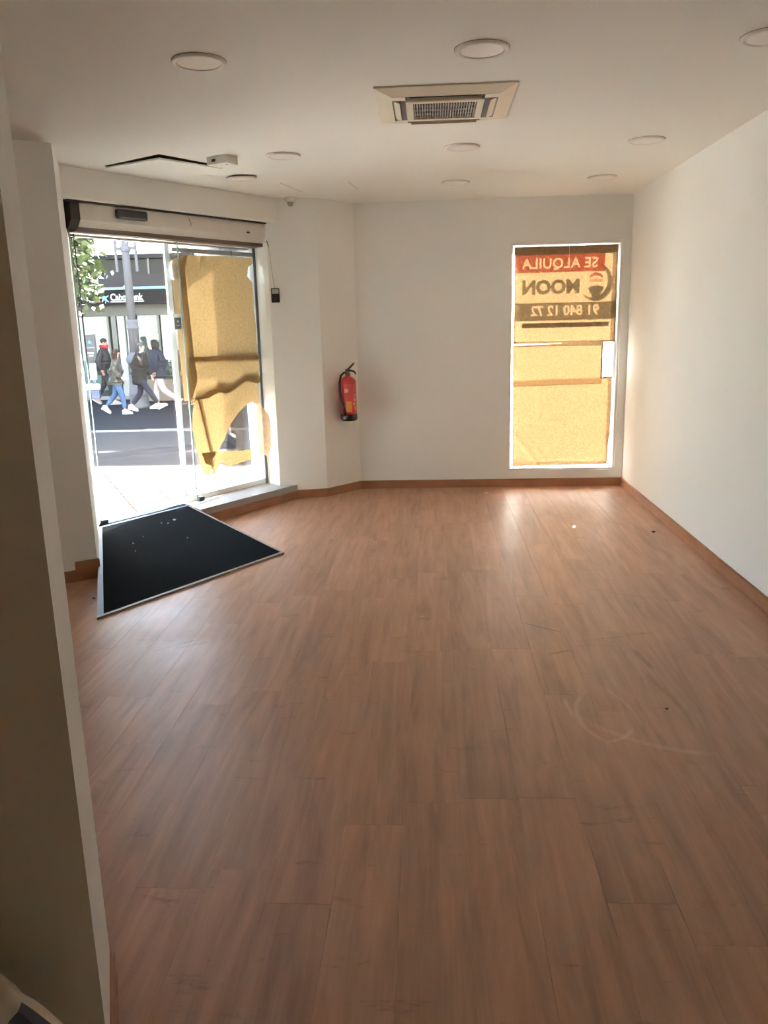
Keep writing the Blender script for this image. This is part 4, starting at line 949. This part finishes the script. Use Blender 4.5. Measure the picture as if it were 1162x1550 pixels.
# taller pale block to the right of the bank (unseen roof rail added so a strip of sun reaches the street)
ap = thing('apartment_block', 'tall pale apartment block with windows beside the bank', 'building', (4, YF, GZB))
def ab(name, x0, x1, y0, y1, z0, z1, m, p=ap):
    b = MB(); b.box(x0, x1, y0, y1, z0, z1); return b.build(name, m, p)
M_APW = mat('pale_render', (.40, .41, .42), .8, var=.04); M_APG = mat('block_glass', (.05, .06, .07), .1)
TH = 8.5  # height chosen so the block shades the road
ab('walls', -6.7, 20, YF, YF+9, GZB-.05, TH, M_APW)
for k in range(13):
    ab('sun_slot_post', -6.6+2.1*k, -6.45+2.1*k, YF+.05, YF+.2, TH, TH+.27, M_BGREY)
ab('sun_slot_rail', -6.7, 20, YF, YF+.35, TH+.27, 9.6, M_APW)
for fl_ in range(3):
    for k in range(12):
        x0 = -6.35+2.15*k; z0 = 3.15+2.45*fl_
        w = ab('window', x0, x0+.95, YF-.04, YF+.01, z0, z0+1.35, MATS['window_grey'] if 'window_grey' in MATS else mat('window_grey', (.30, .33, .36), .5))
        ab('pane', x0+.07, x0+.44, YF-.045, YF-.038, z0+.07, z0+1.28, M_APG, w); ab('pane', x0+.51, x0+.88, YF-.045, YF-.038, z0+.07, z0+1.28, M_APG, w)
for k in range(8):
    x0 = -6.2+3.2*k; ab('shopfront', x0, x0+2.4, YF-.05, YF+.01, GZB+.1, 2.2, M_APG)

# exterior of our own building above the shop: gives the street its reflections
b = MB(); b.prism([(-3.95, -1.9), (14, -1.9), (14, YO), (CB.x, YO), tuple(D2(2.12, .42)), tuple(D2(.15, .42)), (-3.2, 6.2), (-3.95, 5.0)], ZC+.301, 10.5)
struct(b.build('wall_upper_storeys', mat('ochre_render', (.24, .22, .19), .8, var=.05, scale=1)), 'upper storeys of the shop building')
b = MB(); b.box(XR+.302, 14, 7.6, YO, -.1, ZC+.3)
struct(b.build('wall_neighbour', MATS['ochre_render']), 'street wall of the next shop')

b = MB(); b.box(-34, -11, 2.0, 6.0, -.1, 11)  # unseen block added to put bright reflections in the bank glass
struct(b.build('wall_sun_reflector', mat('white_render', (.14, .144, .144), .8, var=.08, scale=.6)), 'unseen corner wall added for bright reflections in the bank windows')
# ------------------------------------------------------------------ lamp post
LP = Vector((-7.71, 20.94, GZB))
lp = thing('lamp_post', 'grey cast-iron street lamp post with stepped base in front of the bank', 'lamp post', tuple(LP))
M_IRON = mat('lamp_grey', (.075, .077, .088), .8, spec=.1, var=.08)
def lb(b, name, m=M_IRON): o = b.build(name, m); o.parent = lp; return o
b = MB(); b.lathe([(.27, 0), (.27, .06), (.24, .10), (.235, .34), (.25, .36), (.235, .38), (.20, .80), (.215, .83), (.20, .86)], 24); lb(b, 'base')
b = MB(); b.lathe([(.185, .86), (.17, 1.05), (.19, 1.12), (.235, 1.20), (.245, 1.27), (.20, 1.36), (.15, 1.42), (.135, 1.44)], 24); lb(b, 'base_urn')
b = MB(); b.lathe([(.13, 1.44), (.12, 2.0), (.16, 2.03), (.16, 2.08), (.125, 2.11), (.15, 2.20), (.15, 2.24), (.11, 2.27)], 24); lb(b, 'lower_shaft')
b = MB(); b.lathe([(.105, 2.27), (.085, 5.6)], 20); lb(b, 'upper_shaft')
b = MB(); b.lathe([(.10, 3.92), (.125, 3.95), (.125, 4.05), (.10, 4.08)], 20); lb(b, 'collar')
for sx in (-1, 1):
    b = MB(); b.box(sx*.26-.028, sx*.26+.028, -.03, .03, 3.45, 5.4); lb(b, 'bracket_rod')
    b = MB(); b.box(min(0, sx*.26), max(0, sx*.26), -.025, .025, 3.98, 4.06); lb(b, 'bracket_arm')
    b = MB(); b.box(min(0, sx*.26), max(0, sx*.26), -.025, .025, 5.3, 5.38); lb(b, 'bracket_arm')
b = MB(); b.lathe([(.10, 5.6), (.30, 5.75), (.34, 6.1), (.25, 6.3), (.05, 6.4)], 20); lb(b, 'lantern', M_BCOL)

# ------------------------------------------------------------------ tree at the kerb
tr = thing('street_tree', 'leafy green street tree with bright sunlit leaves at the kerb', 'tree', (-5.80, 10.7, gz(8)))
r = random.Random(12)
b = MB(); b.tube([(-5.80, 10.7, WALK-.02), (-5.76, 10.7, 1.0), (-5.45, 10.72, 2.1), (-5.4, 10.75, 3.2), (-5.35, 10.75, 4.4)], [.13, .11, .10, .08, .03], 10); b.build('trunk', mat('bark', (.10, .08, .06), .9, var=.3, scale=12), tr)
cr = []
for k in range(26):
    a = r.uniform(0, 2*math.pi); e = r.uniform(-.25, .9); l = r.uniform(.6, 1.35)
    z0 = r.uniform(2.0, 3.6); st_ = Vector((-5.45, 10.72, z0)); en_ = st_+Vector((math.cos(a)*math.cos(e), math.sin(a)*math.cos(e), math.sin(e)))*l
    mid = st_.lerp(en_, .5)+Vector((0, 0, .08)); cr.append((st_, mid, en_))
# branches reaching in front of the bank
for t_ in ((-4.25, 10.9, 2.55), (-4.15, 11.0, 3.1), (-4.35, 10.7, 2.2), (-4.05, 10.9, 3.6), (-4.45, 10.8, 2.85), (-4.3, 10.9, 3.4), (-4.6, 10.8, 2.35), (-4.7, 10.7, 3.2), (-4.75, 10.8, 2.0), (-4.55, 10.9, 1.95), (-4.45, 10.8, 2.6), (-4.8, 10.7, 2.7), (-4.5, 10.8, 3.8), (-4.2, 10.8, 2.9), (-4.85, 10.8, 2.25), (-4.4, 10.9, 2.15)):
    st_ = Vector((-5.42, 10.73, 2.3+r.uniform(-.2, 1.0))); en_ = Vector(t_); cr.append((st_, st_.lerp(en_, .5)+Vector((0, 0, .12)), en_))
for st_, mid, en_ in cr:
    b = MB(); b.tube([st_, mid, en_], [.03, .02, .006], 6); b.build('branch', MATS['bark'], tr)
b = MB(); M_LEAF = mat('tree_leaf', (.016, .027, .005), .45, var=.5, scale=3)
for st_, mid, en_ in cr:
    for q in range(190):
        t = r.random()**.7; p = st_.lerp(mid, t*2) if t < .5 else mid.lerp(en_, t*2-1)
        p = p+Vector((r.gauss(0, .14), r.gauss(0, .14), r.gauss(0, .14)))
        if p.x > (-4.05 if p.z > 2.8 else -4.36): continue
        a = Vector((r.gauss(0, 1), r.gauss(0, 1), r.gauss(0, .7)-.3)).normalized(); c = a.cross(Vector((r.gauss(0, 1), r.gauss(0, 1), r.gauss(0, 1)))).normalized(); l = r.uniform(.05, .085)
        b.add([p-a*l, p-a*l*.2+c*l*.5, p+a*l, p-a*l*.2-c*l*.5], [(0, 1, 2, 3)])
o = b.build('foliage', M_LEAF, tr); o['kind'] = 'stuff'

# ------------------------------------------------------------------ people
SKIN = mat('skin', (.24, .13, .095), .55, var=.05)
def skin_mesh(name, joints, edges, material, parent, sub=1, root=0):
    me = bpy.data.meshes.new(name); ks_ = list(joints); ix = {k: i for i, k in enumerate(ks_)}
    me.from_pydata([joints[k][0] for k in ks_], [(ix[a], ix[c]) for a, c in edges], []); me.update()
    o = bpy.data.objects.new(name, me); COL.objects.link(o)
    md = o.modifiers.new('skin', 'SKIN'); md.use_smooth_shade = True
    sv = me.skin_vertices[0].data
    for k in ks_:
        rr_ = joints[k][1]; sv[ix[k]].radius = (rr_, rr_) if not isinstance(rr_, tuple) else rr_; sv[ix[k]].use_root = (ix[k] == root)
    s2 = o.modifiers.new('sub', 'SUBSURF'); s2.levels = sub; s2.render_levels = sub
    me.materials.append(material); o.parent = parent; return o

def person(label, loc, rz, h, front, back, lean, arms, cols, hair='short', extra=None, head_pitch=0.0):
    """front/back: (knee, ankle, toe) in the walking plane (x forward, z up); arms: two (elbow, wrist)"""
    P = thing('person', label, 'person', loc, rz); k = h/1.75; P.scale = (k, k, k)
    lx = lean
    J = {'pelvis': ((0, 0, .96), (.12, .10)), 'waist': ((lx*.3, 0, 1.10), (.12, .095)), 'chest': ((lx*.7, 0, 1.30), (.14, .105)), 'collar': ((lx, 0, 1.45), (.075, .065)),
         'neck': ((lx+.02, 0, 1.52), .05), 'jaw': ((lx+.05+head_pitch*.3, 0, 1.57), (.058, .066)), 'head': ((lx+.04+head_pitch*.6, 0, 1.65), (.074, .088)), 'crown': ((lx+.03+head_pitch, 0, 1.71), (.055, .062)),
         'nose': ((lx+.148+head_pitch*.5, 0, 1.615), .012)}
    E = [('pelvis', 'waist'), ('waist', 'chest'), ('chest', 'collar'), ('collar', 'neck'), ('neck', 'jaw'), ('jaw', 'head'), ('head', 'crown')]
    del J['nose']
    for nm, y, leg in (('f', -.09, front), ('b', .09, back)):
        kn, an, toe = leg
        J['hip'+nm] = ((0, y, .92), .085); J['knee'+nm] = ((kn[0], y, kn[1]), .055); J['ank'+nm] = ((an[0], y, an[1]), .038); J['toe'+nm] = ((toe[0], y, toe[1]), .03)
        E += [('pelvis', 'hip'+nm), ('hip'+nm, 'knee'+nm), ('knee'+nm, 'ank'+nm), ('ank'+nm, 'toe'+nm)]
    for nm, y, (el, wr) in (('r', -1, arms[0]), ('l', 1, arms[1])):
        J['sh'+nm] = ((lx, y*.175, 1.42), .055); J['el'+nm] = ((el[0], y*el[1], el[2]), .042); J['wr'+nm] = ((wr[0], y*wr[1], wr[2]), .027)
        w = Vector((wr[0], y*wr[1], wr[2])); e_ = Vector((el[0], y*el[1], el[2])); d = (w-e_).normalized()
        pa = w+d*.055; J['palm'+nm] = (tuple(pa), .03)
        E += [('chest', 'sh'+nm), ('sh'+nm, 'el'+nm), ('el'+nm, 'wr'+nm), ('wr'+nm, 'palm'+nm)]
        sd_ = d.cross(Vector((0, 1, 0))).normalized()
        for q, (o_, ln_) in enumerate(((-.027, .062), (-.009, .072), (.009, .068), (.027, .055))):
            f1 = pa+sd_*o_+d*.035; f2 = f1+d*ln_*.55+Vector((0, -y*.012, 0)); J['fa%s%d' % (nm, q)] = (tuple(f1), .0095); J['fb%s%d' % (nm, q)] = (tuple(f2), .0075)
            E += [('palm'+nm, 'fa%s%d' % (nm, q)), ('fa%s%d' % (nm, q), 'fb%s%d' % (nm, q))]
        th = w+d*.03+sd_*.045; J['th'+nm] = (tuple(th), .0095); th2 = th+d*.03+sd_*.012; J['tt'+nm] = (tuple(th2), .008); E += [('wr'+nm, 'th'+nm), ('th'+nm, 'tt'+nm)]
    skin_mesh('body', J, E, SKIN, P, 1)
    g = lambda n_, r_: (J[n_][0], r_)
    # trousers
    T_ = {'pelvis': g('pelvis', (.145, .125))}; TE = []
    for nm in 'fb':
        T_['hip'+nm] = g('hip'+nm, .105); T_['knee'+nm] = g('knee'+nm, cols.get('knee', .078)); a_ = J['ank'+nm][0]; kq = J['knee'+nm][0]
        T_['ank'+nm] = (tuple(Vector(kq).lerp(Vector(a_), .9)), cols.get('hem', .062)); TE += [('pelvis', 'hip'+nm), ('hip'+nm, 'knee'+nm), ('knee'+nm, 'ank'+nm)]
    skin_mesh('trousers', T_, TE, cols['trousers'], P)
    # jacket
    hem = cols.get('hemz', .86)
    bf = cols.get('bulk', 1.18)
    K = {'hemline': ((0, 0, hem), cols.get('hemr', (.185, .165))), 'pelvis': ((lx*.1, 0, 1.0), (.175, .15)), 'waist': g('waist', (.17, .145)), 'chest': g('chest', (.185, .15)), 'collar': g('collar', (.10, .09)), 'cneck': ((lx+.005, 0, 1.49), (.075, .07))}
    KE = [('hemline', 'pelvis'), ('pelvis', 'waist'), ('waist', 'chest'), ('chest', 'collar'), ('collar', 'cneck')]
    for nm in 'rl':
        K['sh'+nm] = g('sh'+nm, .085); K['el'+nm] = g('el'+nm, .070); e_ = Vector(J['el'+nm][0]); w = Vector(J['wr'+nm][0]); K['wr'+nm] = (tuple(e_.lerp(w, .97)), .046)
        KE += [('chest', 'sh'+nm), ('sh'+nm, 'el'+nm), ('el'+nm, 'wr'+nm)]
    K = {n_: (v_[0], tuple(q*bf for q in v_[1]) if isinstance(v_[1], tuple) else v_[1]*(1+(bf-1)*.8)) for n_, v_ in K.items()}
    skin_mesh('jacket', K, KE, cols['jacket'], P, 1, root=1)
    # shoes
    for nm in 'fb':
        a_ = Vector(J['ank'+nm][0]); t_ = Vector(J['toe'+nm][0]); d = (t_-a_); d.y = 0; ang = math.atan2(d.z+.045, d.x) if abs(d.x)+abs(d.z) > 0 else 0
        R_m = Matrix.Translation(a_+Vector((0, 0, 0))) @ Matrix.Rotation(-ang, 4, 'Y')
        prof = [(-.075, .035, .0), (-.07, .045, .02), (.02, .045, .045), (.10, .048, -.015), (.17, .040, -.035), (.195, .02, -.045)]
        vs_ = []; fs_ = []
        for (x_, w_, zt) in prof:
            vs_ += [R_m @ Vector(q) for q in ((x_, -w_, -.085), (x_, w_, -.085), (x_, w_*.85, zt), (x_, -w_*.85, zt))]
        for i in range(len(prof)-1):
            for q in range(4): fs_.append((4*i+q, 4*i+(q+1) % 4, 4*i+4+(q+1) % 4, 4*i+4+q))
        fs_ += [(3, 2, 1, 0), tuple(4*(len(prof)-1)+q for q in range(4))]
        b = MB(); b.add(vs_, fs_, True); o = b.build('shoe', cols['shoes']); o.parent = P
        b = MB(); vs_ = []
        for (x_, w_, zt) in prof: vs_ += [R_m @ Vector(q) for q in ((x_*1.03, -w_*1.06, -.105), (x_*1.03, w_*1.06, -.105), (x_*1.03, w_*1.06, -.083), (x_*1.03, -w_*1.06, -.083))]
        b.add(vs_, fs_, True); s_o = b.build('sole', cols.get('sole', mat('sole_white', (.36, .36, .37), .6))); s_o.parent = o
    # face and hair
    hc = Vector(J['head'][0])
    for sy in (-1, 1):
        b = MB(); b.ball(hc+Vector((.070, sy*.030, -.005)), (.012, .012, .008), 8, 6); o = b.build('eye', mat('eye_dark', (.03, .025, .02), .3)); o.parent = P
        b = MB(); b.ball(hc+Vector((-.005, sy*.082, -.02)), (.02, .010, .03), 8, 6); o = b.build('ear', SKIN); o.parent = P
    b = MB(); b.ball(hc+Vector((.082, 0, -.030)), (.018, .012, .022), 8, 6); o = b.build('nose', SKIN); o.parent = P
    b = MB(); b.ball(hc+Vector((.066, 0, -.068)), (.012, .024, .006), 8, 6); o = b.build('mouth', mat('lips', (.35, .12, .10), .5)); o.parent = P
    b = MB()
    b.ball(hc+Vector((-.018, 0, .030)), (.088, .092, .075), 16, 10)
    if hair in ('long', 'mid'):
        dl_ = .20 if hair == 'long' else .10
        b.tube([hc+Vector((-.05, 0, .03)), hc+Vector((-.065, 0, -.06)), hc+Vector((-.07, 0, -.06-dl_))], [.075, .085, .055], 12)
        for sy in (-1, 1): b.tube([hc+Vector((.01, sy*.07, .02)), hc+Vector((.0, sy*.08, -.08)), hc+Vector((-.01, sy*.075, -.10-dl_*.6))], [.035, .038, .02], 8)
    o = b.build('hair' if hair != 'hood' else 'hood', cols['hair']); o.parent = P
    if extra: extra(P, J)
    return P

def cloth(name, col, var=.15, scale=12): return mat(name, col, .9, var=var, scale=scale, spec=.04)
def camo():
    m = mat('camouflage', (.04, .04, .032), .85, var=.1)
    rp = [n for n in m.node_tree.nodes if n.type == 'VALTORGB'][0]; nz = [n for n in m.node_tree.nodes if n.type == 'TEX_NOISE'][0]
    nz.inputs['Scale'].default_value = 11; rp.color_ramp.interpolation = 'CONSTANT'
    rp.color_ramp.elements[0].position = 0; rp.color_ramp.elements[0].color = (.006, .006, .006, 1); rp.color_ramp.elements[1].position = .50; rp.color_ramp.elements[1].color = (.030, .030, .022, 1)
    e = rp.color_ramp.elements.new(.60); e.color = (.085, .08, .06, 1); e = rp.color_ramp.elements.new(.67); e.color = (.02, .02, .018, 1)
    return m
WHITE_SHOE = cloth('white_trainer', (.36, .36, .37), .05); PINK_SHOE = cloth('pale_pink_trainer', (.27, .22, .21), .05)
# woman walking to the right: camouflage jacket, jeans
person('person in a camouflage jacket and blue jeans walking past the bank', (-7.327, 18.488, gz(18.488)), 0.12, 1.50,
       ((.17, .52), (.20, .10), (.36, .055)), ((-.08, .50), (-.36, .20), (-.26, .09)), .05,
       (((.06, .25, 1.16), (.22, .20, .98)), ((-.06, .26, 1.16), (.08, .22, .96))),
       dict(jacket=camo(), trousers=cloth('blue_denim', (.035, .065, .13), .25), shoes=WHITE_SHOE, hair=cloth('dark_brown_hair', (.025, .015, .012)), hemz=.88), 'long')
# bowed walker in black
person('person in a black coat bending forward with a hand raised to the face', (-7.13, 19.48, gz(19.48)), 0.0, 1.66,
       ((.26, .54), (.50, .17), (.66, .20)), ((-.02, .48), (-.30, .14), (-.17, .06)), .10,
       (((.22, .26, 1.30), (.20, .12, 1.52)), ((.12, .27, 1.12), (.24, .24, .88))),
       dict(jacket=cloth('black_coat', (.012, .013, .014)), trousers=cloth('dark_navy_trousers', (.015, .017, .028)), shoes=PINK_SHOE, hair=cloth('dark_green_cap', (.04, .05, .045)), hemz=.66, hemr=(.20, .18), bulk=1.3), 'short', None, -.02)
# navy puffer jacket, cream trousers, walking left
def cup(P, J):
    b = MB(); w = J['palmr'][0]; b.lathe([(.030, -.06), (.036, .05), (.038, .055)], 16, Matrix.Translation((w[0]+.05, w[1], w[2]))); o = b.build('paper_cup', cloth('cup_white', (.4, .4, .4), .03))
    o.matrix_world = P.matrix_basis @ o.matrix_basis; o.location = P.matrix_basis @ Vector((0, 0, 0)); o.rotation_euler = P.rotation_euler; o.scale = P.scale
    tag(o, 'small white cup held by the person in the navy puffer jacket', 'cup')
person('person in a navy puffer jacket and cream trousers walking past the bank', (-6.96, 20.48, gz(20.48)), math.pi-.05, 1.76,
       ((.13, .52), (.16, .10), (.32, .055)), ((-.10, .50), (-.46, .24), (-.40, .10)), .04,
       (((.00, .27, 1.16), (.22, .24, .94)), ((-.05, .27, 1.16), (.02, .24, .92))),
       dict(jacket=mat('navy_puffer', (.008, .011, .022), .7, var=.2, scale=6, spec=.1), trousers=cloth('cream_trousers', (.28, .25, .245), .05), shoes=WHITE_SHOE, hair=cloth('black_hair', (.012, .011, .011)), hemz=.84, hemr=(.20, .18), hem=.075, knee=.09, bulk=1.32), 'mid', cup)
# man with red scarf at the bank window
def scarf(P, J):
    b = MB(); c = Vector(J['neck'][0]); pts = [(c.x+.085*math.cos(a), .085*math.sin(a), c.z+.01+.02*math.sin(a*2)) for a in [2*math.pi*q/16 for q in range(17)]]
    b.tube(pts, .042, 8); o = b.build('scarf', cloth('red_scarf', (.20, .012, .02))); o.parent = P
person('person in a dark coat and red scarf walking along the bank window', (-9.05, 22.08, GZB), 0.1, 1.80,
       ((.16, .54), (.20, .10), (.36, .055)), ((-.06, .50), (-.30, .18), (-.20, .07)), .04,
       (((-.06, .27, 1.14), (.02, .25, .90)), ((-.08, .27, 1.14), (-.16, .26, .90))),
       dict(jacket=cloth('charcoal_coat', (.022, .022, .024)), trousers=cloth('black_trousers', (.015, .014, .016)), shoes=PINK_SHOE, hair=MATS['black_hair'], hemz=.78), 'short', scarf)
# person half hidden behind the paper
person('person in a grey coat partly hidden behind the entrance paper', (-6.62, 21.6, GZB), math.pi, 1.70,
       ((.10, .52), (.14, .10), (.30, .055)), ((-.06, .50), (-.26, .16), (-.16, .07)), .03,
       (((.02, .26, 1.16), (.20, .24, .98)), ((-.06, .27, 1.16), (.02, .25, .92))),
       dict(jacket=cloth('grey_coat', (.025, .025, .027)), trousers=MATS['dark_navy_trousers'], shoes=cloth('dark_shoe', (.03, .03, .03)), hair=cloth('grey_hair', (.2, .19, .17)), hemz=.74), 'mid')
# shopping bag of the man with the scarf
sbp = Vector((-9.27, 21.72, gz(21.7)+.20))
sb_ = thing('shopping_bag', 'white and blue shopping bag carried beside the person with the red scarf', 'bag', tuple(sbp))
b = MB(); b.bbox(-.20, .20, -.07, .07, 0, .22, .02); o = b.build('bag_body', mat('bag_blue', (.05, .07, .14), .5, var=.5, scale=9)); o.parent = sb_
b = MB(); b.bbox(-.22, .22, -.08, .08, .22, .40, .05); o = b.build('bag_top', mat('bag_white', (.36, .35, .38), .5)); o.parent = sb_
for sy in (-.05, .05):
    b = MB(); b.tube([(-.09, sy, .38), (-.07, sy, .50), (0, sy*.5, .56), (.07, sy, .50), (.09, sy, .38)], .008, 6); o = b.build('bag_handle', MATS['bag_white']); o.parent = sb_
